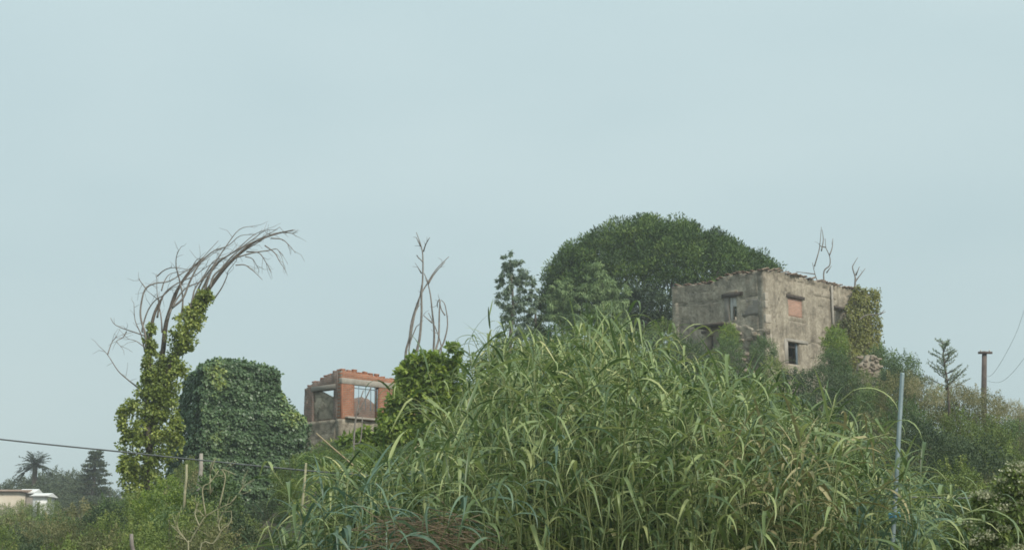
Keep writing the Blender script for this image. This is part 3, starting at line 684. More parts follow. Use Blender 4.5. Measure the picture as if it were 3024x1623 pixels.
# ---- the ivy tree with its swept dead crown
Yt = 60.0
zm = zoomer(240, 620, 2.766)
stems = [
    ([(432, 1520), (440, 1400), (445, 1300), (470, 1180), (505, 1080), (545, 985), (585, 900), (618, 850), (660, 795), (700, 755), (750, 715), (810, 692), (866, 679)], .17, .02),
    ([(440, 1330), (436, 1180), (442, 1060), (444, 985), (455, 930), (470, 895), (480, 878)], .11, .035),
    ([(448, 1300), (468, 1120), (482, 1030), (488, 970), (497, 930), (515, 880), (530, 845), (560, 800), (600, 760)], .12, .03)]
tree = thing('ivy_clad_dead_tree', 'tall dead tree wrapped in ivy, bare crown swept over to one side', 'tree', P(432, 1520, Yt))
tree.location.z = G(tree.location.x, Yt) - .2
rng = np.random.default_rng(100)
mb = MB(); sp3 = []
for k_, (ln, r0, r1) in enumerate(stems):
    pth = smooth_path([P(x_, y_, Yt + (.0, -.25, .3)[k_]) for x_, y_ in ln], 4); sp3.append(pth)
    if k_ == 0: pth = np.vstack([[pth[0][0], pth[0][1], tree.location.z], pth])
    mb.tube(pth, np.linspace(r0, r1, len(pth)), 8)
obj('trunk', mb.mesh('trunk', True), M['bark'], tree)
BR_ = [[(530, 1110), (520, 1000), (490, 900), (485, 800), (520, 650), (600, 600), (720, 580), (850, 500), (960, 440), (1100, 340), (1180, 300)],
       [(500, 1000), (500, 960), (540, 830), (600, 740), (680, 690), (740, 640), (850, 600)],
       [(520, 1160), (490, 1020), (440, 900), (430, 760)],
       [(540, 1035), (460, 1005), (340, 965), (270, 930), (240, 880)],
       [(370, 990), (340, 1040), (290, 1070), (330, 1120)],
       [(520, 1120), (450, 1070), (380, 1050)],
       [(497, 1480), (440, 1430), (380, 1383), (300, 1310), (215, 1180), (140, 1105)],
       [(215, 1180), (250, 1080), (295, 1030)],
       [(690, 980), (700, 900), (740, 740), (780, 650), (850, 560), (930, 470), (1010, 370), (1120, 250)],
       [(660, 1000), (655, 900), (640, 800), (620, 680), (615, 520)],
       [(620, 880), (650, 740), (700, 660), (800, 590), (920, 540), (1000, 480), (1100, 420)],
       [(800, 970), (830, 740), (800, 560), (775, 460), (780, 370), (815, 300)],
       [(880, 830), (940, 680), (1000, 560), (1080, 450), (1180, 300), (1290, 160), (1410, 130)],
       [(740, 800), (830, 720), (880, 600), (940, 480), (1000, 400), (1090, 330), (1200, 290), (1300, 210), (1430, 200)],
       [(1000, 680), (1050, 530), (1100, 440), (1200, 370), (1300, 310), (1400, 240), (1500, 170), (1600, 160)],
       [(1040, 650), (1100, 560), (1180, 470), (1260, 390), (1350, 320), (1450, 260), (1550, 200), (1640, 180), (1750, 160)],
       [(1090, 720), (1150, 630), (1190, 540), (1200, 500), (1270, 410)],
       [(1260, 390), (1400, 350), (1530, 330), (1600, 320), (1640, 390)],
       [(1350, 340), (1450, 350), (1510, 430), (1555, 510)],
       [(1260, 450), (1340, 450), (1420, 510), (1480, 570)],
       [(1500, 290), (1580, 350), (1620, 420), (1665, 485)],
       [(1550, 230), (1640, 240), (1700, 290), (1750, 350)],
       [(1450, 260), (1500, 210), (1560, 180), (1620, 140)],
       [(1340, 380), (1400, 400), (1440, 470)],
       [(890, 800), (910, 720), (930, 640), (1000, 540), (1080, 420), (1180, 380), (1300, 300)],
       [(620, 540), (680, 490), (760, 470), (900, 490)], [(535, 650), (490, 590), (470, 560)], [(640, 740), (540, 660)],
       [(740, 890), (800, 860), (870, 840), (900, 800)], [(900, 480), (940, 410), (980, 395)],
       [(1640, 180), (1720, 190), (1755, 215)], [(655, 660), (680, 580), (730, 520), (850, 500)],
       [(1050, 640), (1080, 540), (1150, 470), (1250, 360), (1380, 270), (1500, 230), (1600, 190)],
       [(960, 700), (1010, 600), (1060, 500), (1130, 420), (1260, 330), (1400, 210), (1500, 160)],
       [(700, 900), (760, 760), (850, 640), (960, 590), (1050, 520), (1150, 400)]]
rng = np.random.default_rng(101)
paths = branch_paths([zm(b_) for b_ in BR_], Yt, 102, .6)
for pth in paths:
    Ls = np.linalg.norm(np.diff(pth, axis=0), axis=1).sum()
    m_ = MB(); r0 = .018 + .007 * min(Ls, 4)
    m_.tube(pth, np.linspace(r0, .009, len(pth)), 5)
    twigs(rng, [pth], m_, int(3 + 1.4 * Ls), .6, .008, .12)
    obj('dead_branch', m_.mesh('dead_branch', True), M['dead'], tree)
# ivy: leafy clumps along the stems
rng = np.random.default_rng(103)
cs, rs, ct = [], [], []
def along(path_px, radii, nper, Yb, jit=1.0):
    pts = np.array(path_px, float); t = np.linspace(0, len(pts) - 1, 60)
    for _ in range(nper):
        u = rng.uniform(0, len(pts) - 1)
        px_ = np.interp(u, range(len(pts)), pts[:, 0]); py_ = np.interp(u, range(len(pts)), pts[:, 1]); R = np.interp(u, range(len(pts)), radii) * Yb / F
        c_ = P(px_, py_, Yb); o_ = norm(rng.normal(size=3)) * R * rng.uniform(.1, .95) ** .6 * jit
        cs.append(c_ + o_ * np.array([1, .8, .8])); rs.append(min(.24, .10 + R * .17) * rng.uniform(.7, 1.2)); ct.append(np.clip(.45 + .25 * vnoise((c_ + o_) * 1.4, 2) + .1 * o_[2] / max(R, .1), .1, .9))
along([(612, 862), (590, 900), (560, 950), (530, 1030), (500, 1090), (470, 1150)], [20, 27, 38, 48, 55, 55], 165, Yt)
along([(446, 958), (444, 1000), (443, 1040)], [13, 17, 16], 22, Yt - .25)
along([(440, 1060), (438, 1120), (440, 1180)], [16, 26, 34], 40, Yt - .25)
along([(482, 1040), (470, 1120)], [16, 26], 22, Yt + .3)
along([(470, 1130), (462, 1200), (452, 1260), (440, 1320), (435, 1400), (430, 1480)], [68, 78, 82, 95, 88, 70], 270, Yt)
along([(400, 1275), (375, 1290), (356, 1228), (390, 1180)], [22, 18, 12, 26], 44, Yt - .2)
along([(500, 1290), (520, 1300), (515, 1240)], [26, 18, 18], 30, Yt)
along([(370, 1360), (400, 1400)], [30, 40], 40, Yt - .3)
mb = MB(); mb.add(*clumps(rng, cs, np.array(rs), 40, .115, .8, .35, .6, ctone=ct))
obj('ivy', mb.mesh('ivy'), M['ivy_tree'], tree, 'stuff')

# ---- generic tree and bush
def leafy(name, label, cat, base, C_, R_, per, L, asp, mat, trunk=None, tmat='bark', seed=0, group=None, part='crown', **kw):
    t = thing(name, label, cat, base, group)
    r_ = np.random.default_rng(seed); m_ = MB(); m_.add(*clumps(r_, C_, R_, per, L, asp, **kw))
    obj(part, m_.mesh(part), M[mat], t, 'stuff')
    if trunk:
        m_ = MB()
        for pth, r0, r1 in trunk:
            pth = smooth_path(pth, 3); m_.tube(pth, np.linspace(r0, r1, len(pth)), 7)
        obj('trunk', m_.mesh('trunk', True), M[tmat], t)
    return t

# ---- umbrella pine behind the houses
rng = np.random.default_rng(200)
Yp = 104.0
pc = P(1935, 880, Yp); k_ = Yp / F
rx, ry, rz = 325 * k_, 300 * k_, 222 * k_
d = norm(rng.normal(size=(1500, 3))); d = d[d[:, 2] > -.25][:880]
rad = rng.uniform(.72, 1.0, len(d)); rad[: len(d) * 2 // 3] = rng.uniform(.9, 1.04, len(d) * 2 // 3)
cc_ = pc + d * rad[:, None] * np.array([rx, ry, rz]) * (1 + .05 * vnoise(d * 4, 3))[:, None]
ex = []
for px_, py_ in [(2215, 760), (2235, 765), (2250, 780), (2205, 775), (2270, 790), (2285, 800), (2225, 790), (2240, 800), (1640, 820), (1630, 850), (1655, 800)]:
    for _ in range(4): ex.append(P(px_ + rng.normal(0, 6), py_ + rng.normal(0, 6), Yp + rng.uniform(-2, 2)))
cc_ = np.vstack([cc_, ex]); rr_ = rng.uniform(.5, .85, len(cc_))
tb_ = pc + np.array([.3, 0, -rz]); gz_ = G(tb_[0], Yp)
trk = [([(tb_[0], Yp, gz_ - .3), (tb_[0] + .1, Yp, gz_ + 3), (tb_[0] - .2, Yp, pc[2] - .8)], .38, .28)]
for a_ in np.linspace(0, 6.28, 9, endpoint=False):
    e_ = pc + np.array([math.cos(a_) * rx * .7, math.sin(a_) * ry * .7, rz * .25])
    trk.append(([(tb_[0] - .1, Yp, pc[2] - 2.2), (tb_ * .5 + e_ * .5) + [0, 0, .8], e_], .17, .05))
leafy('umbrella_pine', 'broad dome-crowned umbrella pine rising behind the plastered house', 'tree', (tb_[0], Yp, gz_), cc_, rr_, 150, .23, .3, 'pine', trk, seed=201, up=.45, droop=0, out=.6, squash=.7, tone_var=.42)

# ---- eucalyptus and the drooping grey-green trees by the pine
def outline_tree(name, label, cat, blobs, Y, per, L, asp, mat, seed, group=None, sub=9, tmat='bark', trunk_px=None, frac=.33, **kw):
    """blobs: (px, py, rx, ry) in photo pixels, filled with small clumps"""
    r_ = np.random.default_rng(seed); C_, R_ = [], []
    for (bx, by, brx, bry) in blobs:
        nb = max(4, int(sub * (brx * bry) / 900))
        for _ in range(nb):
            v_ = norm(r_.normal(size=3)) * r_.uniform(.25, 1) ** .5
            c_ = P(bx + v_[0] * brx, by - v_[2] * bry, Y + v_[1] * brx * Y / F * .9); C_.append(c_); R_.append(min(brx, bry) * frac * Y / F * r_.uniform(.7, 1.3))
    bx = trunk_px[0][0] if trunk_px else blobs[0][0]
    b3 = P(bx, 1200, Y); gz_ = G(b3[0], Y)
    tr_ = None
    if trunk_px: tr_ = [([(b3[0], Y, gz_ - .2)] + [P(x_, y_, Y) for x_, y_ in trunk_px], .16 * Y / 80, .03)]
    return leafy(name, label, cat, (b3[0], Y, gz_), C_, np.array(R_), per, L, asp, mat, tr_, tmat, seed + 1, group, **kw)
outline_tree('eucalyptus_tree', 'slender airy eucalyptus standing clear left of the pine', 'tree',
             [(1500, 765, 26, 26), (1525, 800, 38, 40), (1495, 830, 30, 40), (1550, 840, 30, 40), (1505, 880, 38, 40), (1550, 895, 32, 38), (1575, 870, 16, 26), (1520, 940, 44, 40), (1480, 1010, 26, 40), (1475, 1060, 24, 36), (1550, 1000, 40, 50), (1500, 1090, 30, 40)],
             79, 52, .17, .28, 'euc', 210, trunk_px=[(1505, 1050), (1515, 900), (1505, 770)], tmat='dead', droop=.9, out=.35, sub=15, frac=.2)
outline_tree('dark_eucalyptus_tree', 'dark dense tree between the slender eucalyptus and the pine', 'tree',
             [(1585, 900, 22, 36), (1578, 960, 34, 46), (1600, 1010, 40, 40), (1545, 1060, 40, 40), (1610, 1070, 40, 50), (1580, 1110, 60, 40)], 82, 60, .18, .35, 'dark', 214, trunk_px=[(1580, 1000), (1583, 900)], droop=.6, out=.5, sub=14, frac=.28)
outline_tree('weeping_tree', 'grey-green drooping tree at the left foot of the pine crown', 'tree',
             [(1665, 860, 34, 46), (1650, 920, 42, 46), (1690, 930, 42, 50), (1660, 990, 60, 46), (1630, 870, 18, 50)], 92, 70, .2, .26, 'weep', 218, trunk_px=[(1660, 1000), (1665, 860)], droop=1.0, out=.45, sub=14, frac=.3)
outline_tree('weeping_tree', 'grey-green drooping tree with domed lobes in front of the pine', 'tree',
             [(1760, 800, 26, 30), (1785, 840, 40, 46), (1740, 860, 36, 46), (1830, 880, 30, 50), (1790, 920, 50, 50), (1745, 950, 44, 50), (1830, 960, 36, 50), (1790, 1000, 70, 40)], 90, 70, .2, .26, 'weep', 222, trunk_px=[(1780, 1000), (1780, 830)], droop=1.0, out=.45, sub=14, frac=.3)
outline_tree('olive_tree', 'low dark tree under the pine crown', 'tree', [(1850, 870, 50, 40), (1920, 880, 60, 40), (1985, 900, 45, 40), (1880, 900, 40, 40), (1930, 930, 50, 36), (1870, 960, 40, 40), (1960, 950, 40, 36)], 97, 60, .2, .35, 'dark', 226, trunk_px=[(1900, 980), (1900, 920)], sub=8)

# ---- middle broad-leaved tree with dead leaders
ailan = outline_tree('broadleaf_tree', 'bright leafy tree growing against the brick house', 'tree',
             [(1240, 1065, 40, 34), (1335, 1040, 24, 24), (1345, 1065, 20, 24), (1290, 1070, 44, 34), (1210, 1110, 44, 40), (1270, 1120, 60, 46), (1340, 1130, 40, 50), (1200, 1170, 46, 46), (1260, 1190, 70, 60), (1340, 1200, 50, 50), (1165, 1235, 46, 40), (1115, 1290, 56, 36), (1200, 1270, 80, 60), (1290, 1270, 80, 60), (1380, 1190, 46, 46), (1390, 1250, 60, 50), (1120, 1310, 60, 40), (1350, 1310, 70, 40), (1050, 1300, 40, 30)],
             50, 34, .17, .62, 'bright', 230, trunk_px=[(1240, 1250), (1250, 1150), (1255, 1070)], droop=.35, out=.55, sub=13, frac=.32)
zm4 = zoomer(1100, 660, 2.66)
D4 = [[(250, 1260), (255, 1180), (262, 1010), (290, 900), (310, 760), (370, 580), (430, 470), (500, 360), (600, 260)], [(290, 1240), (290, 1100), (290, 960), (340, 820), (355, 800)],
      [(330, 1200), (340, 1040), (370, 900), (385, 720), (385, 560), (395, 420), (395, 250), (380, 170), (345, 70)], [(400, 220), (420, 160), (450, 110)], [(380, 180), (345, 110)], [(395, 300), (375, 280), (345, 250)], [(385, 390), (355, 340)],
      [(480, 1150), (480, 1000), (485, 850), (470, 700), (455, 560), (430, 450), (405, 390)], [(290, 940), (330, 720), (360, 640), (385, 480)], [(500, 1150), (500, 990), (520, 900), (525, 700), (530, 600), (510, 620), (510, 660)],
      [(515, 1120), (520, 1010), (560, 930), (590, 790), (570, 640), (540, 600)], [(500, 1250), (510, 1170), (530, 1060), (540, 960), (500, 830), (440, 700)], [(470, 780), (400, 720)], [(440, 470), (490, 390), (570, 300)], [(570, 720), (540, 670), (525, 590)]]
pths = branch_paths([zm4(b_) for b_ in D4], 57, 231, .4)
b3 = P(1230, 1250, 57); dt = thing('dead_tree', 'cluster of tall bare dead stems rising above the leafy tree', 'tree', (b3[0], 57, G(b3[0], 57)))
rng = np.random.default_rng(232)
for j_, pth in enumerate(pths):
    m_ = MB(); Ls = np.linalg.norm(np.diff(pth, axis=0), axis=1).sum()
    if pth[0][2] < P(0, 1115, 57)[2]: pth = np.vstack([[b3[0] + (pth[0][0] - b3[0]) * .5, 57, dt.location.z - .1], pth])
    m_.tube(pth, np.linspace(.022 + .007 * min(Ls, 5), .012, len(pth)), 6); twigs(rng, [pth], m_, 2, .3, .009)
    obj('dead_stem', m_.mesh('dead_stem', True), M['dead'], dt)
outline_tree('sapling', 'small dark leaved sapling against the sky beside the leafy tree', 'tree', [(1390, 1075, 18, 12), (1380, 1090, 14, 12), (1415, 1095, 20, 14), (1430, 1115, 24, 16), (1395, 1150, 14, 22), (1440, 1150, 30, 24)], 52, 12, .16, .45, 'bush', 236, trunk_px=[(1440, 1190), (1425, 1110), (1395, 1075)], sub=14)

# ---- dead trees standing inside the plastered house
zm6 = zoomer(1920, 640, 2.66)
def dead_tree(label, lines, Y, seed, basepx, r0=.05):
    pths = branch_paths([zm6(b_) for b_ in lines], Y, seed, .25); b_ = P(basepx, 1000, Y); gz_ = G(b_[0], Y)
    t = thing('dead_tree', label, 'tree', (b_[0], Y, gz_)); r_ = np.random.default_rng(seed)
    for j_, pth in enumerate(pths):
        m_ = MB(); Ls = np.linalg.norm(np.diff(pth, axis=0), axis=1).sum()
        if j_ == 0: pth = np.vstack([[b_[0], Y, gz_], [b_[0] + .1, Y, gz_ + 3], pth])
        m_.tube(pth, np.linspace(r0 if j_ == 0 else r0 * .75, .014, len(pth)), 6); twigs(r_, [pth], m_, 1, .3, .01)
        obj('trunk' if j_ == 0 else 'dead_branch', m_.mesh('dead_branch', True), M['dead'], t)
dead_tree('tall forked dead tree showing above the plastered house roofline', [[(1370, 560), (1365, 430), (1410, 380), (1410, 310), (1380, 240), (1375, 170)], [(1370, 520), (1315, 500), (1290, 430), (1275, 360)], [(1290, 390), (1325, 270), (1335, 200), (1345, 80)], [(1410, 300), (1430, 240), (1435, 170)], [(1385, 440), (1425, 385)], [(1345, 270), (1360, 180), (1350, 100)], [(1295, 450), (1220, 440), (1145, 430)], [(1380, 240), (1340, 230), (1325, 210)]], 91.5, 240, 2440)
dead_tree('short pronged dead tree above the ivy corner of the plastered house', [[(1605, 620), (1610, 510), (1610, 470), (1590, 400), (1600, 370), (1630, 320)], [(1615, 460), (1645, 390)], [(1610, 510), (1640, 470), (1690, 405)]], 92.5, 241, 2527, .065)

# ---- golden ivy on the right end of the big house
iv = thing('wall_ivy', 'golden green ivy curtain on the far end of the plastered house', 'ivy', FR.pt(LR, zb))
rng = np.random.default_rng(250)
n = 17000
q1 = FR.at(2500, 900)[0]
s_ = rng.uniform(FR.at(2440, 1000)[0], LR + .35, n); zz_ = rng.uniform(zb + .5, topR(LR - .2) + .2, n)
lim = np.interp(zz_, [FR.at(2450, 1090)[1], FR.at(2450, 970)[1], FR.at(2490, 940)[1], FR.at(2500, 880)[1], FR.at(2510, 855)[1]], [FR.at(2430, 1000)[0], FR.at(2436, 1000)[0], FR.at(2480, 940)[0], FR.at(2500, 880)[0], FR.at(2508, 860)[0]])
keep = s_ > lim + .25 * vnoise(np.stack([s_ * 2, 0 * s_, zz_ * 2], -1), 2); s_, zz_ = s_[keep], zz_[keep]; n = len(s_)
pp = np.stack([s_, 0 * s_, zz_], -1); bul = .2 + .18 * vnoise(pp * 1.8, 2) + .1 * vnoise(pp * 4, 3)
dr3, dl3 = np.array([*dR, 0]), np.array([*dL, 0])
pts = np.array([*FR.O, 0]) + s_[:, None] * dr3 + zz_[:, None] * [0, 0, 1] - bul[:, None] * dl3
m_ = MB(); m_.add(*ivy(rng, pts, norm(-dl3 + .4 * rng.normal(size=(n, 3))), .125, .85, np.clip(.5 + .3 * vnoise(pp * 1.3, 4) - .5 * sstep(q1, q1 - .8, s_) + rng.normal(0, .14, n), 0, 1), lift=.2))
n = 6000
dd = rng.uniform(-.3, 2.5, n); zz_ = rng.uniform(zb + .5, topR(LR) + .35, n)
pts = np.array([*FR.O, 0]) + (LR + .15 + rng.uniform(0, .35, n) ** 1)[:, None] * dr3 + dd[:, None] * dl3; pts[:, 2] = zz_
m_.add(*ivy(rng, pts, norm(dr3 + .5 * rng.normal(size=(n, 3))), .13, .7, np.clip(.35 + rng.normal(0, .18, n), 0, 1), hang=.5, lift=.25))
obj('leaves', m_.mesh('ivy'), M['ivy_gold'], iv, 'stuff')
pb = branch_paths([zm6([(1640, 810), (1700, 770), (1800, 765), (1840, 730)]), zm6([(1800, 765), (1850, 745)])], 90, 251, .1); m_ = MB()
for p_ in pb: m_.tube(p_, np.linspace(.04, .015, len(p_)), 5)
obj('stem', m_.mesh('stem', True), M['dead'], iv)

# ------------------------------------------------------------------ bushes
def bush_mesh(seed, mat, ncl, per, L, asp, droop=.25, up=0.0, shell=.75, stems=8, rcl=.22):
    r_ = np.random.default_rng(seed)
    d_ = norm(r_.normal(size=(ncl * 3, 3))); d_ = d_[d_[:, 2] > -.75][:ncl]
    R_ = np.where(r_.random(len(d_)) < shell, r_.uniform(.8, 1.0, len(d_)), r_.uniform(.3, .8, len(d_)))
    R_ = R_ * (1 + .22 * vnoise(d_ * 2.6, seed))
    C_ = d_ * R_[:, None]
    m_ = MB(); m_.add(*clumps(r_, C_, rcl * r_.uniform(.7, 1.3, len(C_)), per, L, asp, droop, .6, up, .28))
    # a few shoots sticking out
    k_ = 14; ds = norm(r_.normal(size=(k_, 3)) + [0, 0, .8]); t_ = np.linspace(.95, 1.22, 7)
    for q_ in ds:
        c_ = q_ * t_[:, None]; m_.add(*clumps(r_, c_, np.full(7, .05), 6, L, asp, droop, .5, up, .1, ctone=np.full(7, r_.uniform(.4, .9))))
    fol = m_.mesh('foliage'); fol.materials.append(M[mat])
    m_ = MB()
    for _ in range(stems):
        e_ = norm(r_.normal(size=3) + [0, 0, .9]) * r_.uniform(.7, 1.05); e_[2] = abs(e_[2])
        m_.tube(smooth_path([(r_.normal(0, .04), r_.normal(0, .04), -.25), e_ * .5 + [0, 0, .06], e_], 3), np.linspace(.022, .006, 7), 4)
    st = m_.mesh('stem', True); st.materials.append(M['bark'])
    return fol, st
KIND = {'olive': [bush_mesh(300 + s, 'olive', 210, 28, .075, .5) for s in range(3)],
        'bush': [bush_mesh(310 + s, 'bush', 210, 28, .075, .55) for s in range(3)],
        'dark': [bush_mesh(320 + s, 'dark', 210, 28, .075, .55) for s in range(3)],
        'khaki': [bush_mesh(330 + s, 'khaki', 220, 28, .075, .4, up=.2, droop=.1) for s in range(3)],
        'bright': [bush_mesh(340 + s, 'bright', 180, 26, .09, .6) for s in range(2)],
        'broad': [bush_mesh(350 + s, 'bush', 150, 22, .12, .7, .4) for s in range(2)],
        'far': [bush_mesh(360 + s, 'far', 180, 28, .09, .5) for s in range(3)]}
KIND['tan'] = [bush_mesh(370 + s_i, 'dry_leaf', 130, 24, .11, .14, up=.9, droop=0, stems=10) for s_i in range(2)]
rngB = np.random.default_rng(400)
NAMES = {'olive': 'olive_green_bush', 'bush': 'green_bush', 'dark': 'dark_green_bush', 'khaki': 'khaki_bush', 'bright': 'yellow_green_bush', 'broad': 'broadleaf_bush', 'far': 'far_tree', 'tan': 'dry_grass_tuft'}
def bush(kind, x, y, r, top, label, group=None, name=None, ry=None, base=None):
    gz_ = G(x, y) if base is None else base
    h = max(.5, top - gz_); hz_ = min(h * .56, 1.25 * r)
    f_, s_ = KIND[kind][rngB.integers(len(KIND[kind]))]
    t = thing(name or NAMES[kind], label, 'bush', (x, y, gz_), group)
    rz_ = rngB.uniform(0, 6.28)
    for nm, me_ in (('foliage', f_), ('stem', s_)):
        o_ = bpy.data.objects.new(nm, me_); COL.objects.link(o_); o_.parent = t
        o_.rotation_euler = (0, 0, rz_)
        if nm == 'foliage': o_['kind'] = 'stuff'; o_.location = (0, 0, h - 1.2 * hz_); o_.scale = (r, ry or r, hz_)
        else: o_.location = (0, 0, .2 * h); o_.scale = (r, ry or r, .78 * h)
    return t
def bush_px(kind, px_, py_, Y, rpx, label, group=None, **kw):
    c_ = P(px_, py_, Y); return bush(kind, c_[0], Y, rpx * Y / F, c_[2], label, group, **kw)

# lower-left slope: rows from far to near under a skyline read from the photo
SKL = np.array([(-200, 1500), (0, 1510), (130, 1500), (200, 1470), (260, 1440), (340, 1425), (430, 1430), (480, 1400), (540, 1385), (600, 1400), (660, 1405), (700, 1440), (725, 1530), (830, 1550), (860, 1400), (890, 1330)])
lab_left = {'olive': 'olive green bush in the thicket on the lower left slope', 'bush': 'mid green bush in the thicket on the lower left slope', 'khaki': 'khaki green bush in the thicket on the lower left slope', 'dark': 'dark green bush in the thicket on the lower left slope'}
for Y, off, step in ((56, 0, 80), (47, 30, 85), (39, 65, 95), (32, 110, 110), (26, 165, 130)):
    px_ = -120 + rngB.uniform(0, 40)
    while px_ < 720:
        py_ = np.interp(px_, SKL[:, 0], SKL[:, 1]) + off + rngB.uniform(-6, 26)
        kd = rngB.choice(['olive', 'bush', 'khaki', 'olive', 'dark'])
        bush_px(kd, px_, py_, Y + rngB.uniform(-2, 2), step * rngB.uniform(.75, 1.0), lab_left[kd].replace('on the lower left slope', ('near the farm sheds, ' if px_ < 180 else 'below the ivy clad tree, ' if px_ < 500 else 'below the ivy tower, ') + {56: 'topmost row', 47: 'second row down', 39: 'middle row', 32: 'row above the nearest', 26: 'nearest row'}[Y]), f'{NAMES[kd]} group on the lower left slope'.replace('_', ' '))
        px_ += step * rngB.uniform(.8, 1.15)
bush_px('bright', 500, 1400, 44, 62, 'yellow-green bush at the foot of the ivy clad tree')
bush_px('bright', 445, 1440, 46, 50, 'small yellow-green bush under the ivy clad trunk')
bush_px('broad', 640, 1385, 40, 70, 'leafy bush in front of the ivy covered tower')
bush_px('dark', 790, 1470, 63, 46, 'very dark bush in the gap right of the ivy covered tower')
bush_px('olive', 560, 1345, 66, 40, 'dark bush between the ivy clad tree and the tower')
# below and beside the brick house
for k_, (kd, px_, py_, Y, r_) in enumerate([('bush', 890, 1335, 62, 40), ('bright', 930, 1350, 52, 46), ('dark', 1005, 1302, 68, 34), ('bush', 1075, 1285, 62, 36), ('olive', 870, 1420, 50, 50), ('bush', 990, 1350, 50, 60), ('bright', 1080, 1320, 48, 55), ('bush', 1180, 1330, 46, 70), ('broad', 1290, 1290, 46, 70), ('bush', 1400, 1200, 48, 60), ('bright', 1440, 1160, 46, 40), ('bush', 860, 1500, 40, 60), ('olive', 830, 1570, 36, 60)]):
    bush_px(kd, px_, py_, Y, r_, f'{ {"bush": "mid green", "bright": "yellow-green", "dark": "dark", "olive": "olive", "broad": "broad-leaved"}[kd]} bush on the slope below the brick house', f'{NAMES[kd]} group below the brick house'.replace('_', ' '))
for px_ in np.arange(880, 1460, 62):
    for Y, py_ in ((44, 1358), (38, 1385), (35.5, 1430)):
        kd = rngB.choice(['bush', 'olive', 'bright', 'bush'])
        bush_px(kd, px_ + rngB.uniform(-25, 25), py_ + rngB.uniform(-18, 22) - max(0, px_ - 1250) * .35, Y + rngB.uniform(-1.5, 1), rngB.uniform(46, 66), f'{ {"bush": "mid green", "bright": "yellow-green", "olive": "olive"}[kd]} bush on the slope below the brick house', f'{NAMES[kd]} group below the brick house'.replace('_', ' '))
# around the big house
for (kd, px_, py_, Y, r_) in [('dark', 1900, 955, 80, 60), ('olive', 1960, 935, 82, 55), ('dark', 2030, 985, 77, 70), ('dark', 1960, 1010, 72, 70), ('dark', 2080, 1040, 72, 60), ('bush', 2150, 985, 78, 45), ('olive', 2120, 1050, 70, 55), ('dark', 2040, 1090, 62, 75), ('dark', 1900, 1060, 64, 80),
                            ('bush', 2255, 985, 79, 42), ('olive', 2280, 1050, 74, 40), ('dark', 2340, 1080, 70, 60), ('dark', 2420, 1060, 71, 60), ('bush', 2460, 1020, 76, 50), ('dark', 2500, 1090, 68, 62), ('dark', 2300, 1140, 62, 70), ('dark', 2390, 1150, 58, 70), ('dark', 2480, 1180, 55, 70), ('olive', 2200, 1120, 60, 60), ('dark', 2130, 1130, 56, 70), ('bush', 2560, 1140, 66, 45)]:
    bush_px(kd, px_, py_, Y, r_, f'{ {"bush": "mid green", "dark": "dark green", "olive": "olive green"}[kd]} bush in the thicket below the plastered house', f'{NAMES[kd]} group below the plastered house'.replace('_', ' '))
bush_px('bright', 2150, 948, 80.5, 30, 'yellow-green creeper bush on top of the ruined porch')
bush_px('bright', 2465, 955, 82, 40, 'yellowish bush against the right wall of the plastered house')
bush_px('olive', 2545, 1085, 78, 30, 'small olive bush in front of the garden wall stump')
bush_px('bush', 2606, 1090, 77, 30, 'small green bush at the right end of the garden wall stump')
bush_px('bush', 2600, 1012, 84, 60, 'ivy mound over the outbuilding right of the plastered house')
bush_px('bush', 2660, 1030, 82, 60, 'rounded green mound right of the garden wall stump')
bush_px('dark', 2640, 1075, 76, 60, 'dark bush beneath the green mound by the garden wall')
# right-hand hillside
SKR = np.array([(2560, 1160), (2620, 1110), (2680, 1085), (2740, 1115), (2800, 1110), (2860, 1130), (2900, 1150), (2960, 1165), (3024, 1190), (3200, 1230)])
lab_r = {'khaki': 'khaki bush on the right hillside', 'olive': 'olive green bush on the right hillside', 'dark': 'dark bush on the right hillside', 'bush': 'mid green bush on the right hillside'}
for Y, off, step, pal in ((68, 0, 70, ['khaki', 'olive', 'khaki']), (58, 60, 80, ['khaki', 'olive', 'bush']), (49, 130, 90, ['khaki', 'dark', 'olive']), (41, 215, 100, ['dark', 'olive', 'khaki']), (34, 300, 110, ['dark', 'olive', 'bush']), (28, 390, 120, ['olive', 'bush', 'khaki'])):
    px_ = 2570 + rngB.uniform(0, 30) + (40 if Y < 50 else 0)
    while px_ < 3140:
        py_ = np.interp(px_, SKR[:, 0], SKR[:, 1]) + off + rngB.uniform(-14, 22); kd = rngB.choice(pal)
        bush_px(kd, px_, py_, Y + rngB.uniform(-2, 2), step * rngB.uniform(.8, 1.05), lab_r[kd].replace('on the right hillside', ('behind the steel pole, ' if px_ < 2720 else 'below the conifer, ' if px_ < 2860 else 'below the utility pole, ') + {68: 'skyline row', 58: 'second row from the skyline', 49: 'third row down', 41: 'fourth row down', 34: 'fifth row down', 28: 'lowest row'}[Y] + ' of the right hillside'), f'{NAMES[kd]} group on the right hillside'.replace('_', ' '))
        px_ += step * rngB.uniform(.8, 1.1)
for px_, py_, Y, r_, lb in ((2700, 1108, 63, 26, 'tan dry tuft above the tip of the steel pole'), (2762, 1128, 60, 30, 'tan dry tuft at the left foot of the conifer'), (2822, 1120, 61, 28, 'tan dry tuft at the right foot of the conifer'), (2868, 1140, 60, 24, 'tan dry tuft just left of the utility pole'), (2945, 1165, 60, 28, 'tan dry tuft just right of the utility pole'), (2995, 1172, 60, 28, 'tan dry tuft at the right end of the skyline')):
    q = bush_px('tan', px_, py_, Y, r_, lb, 'dry tufts on the right skyline'); q['category'] = 'grass tuft'
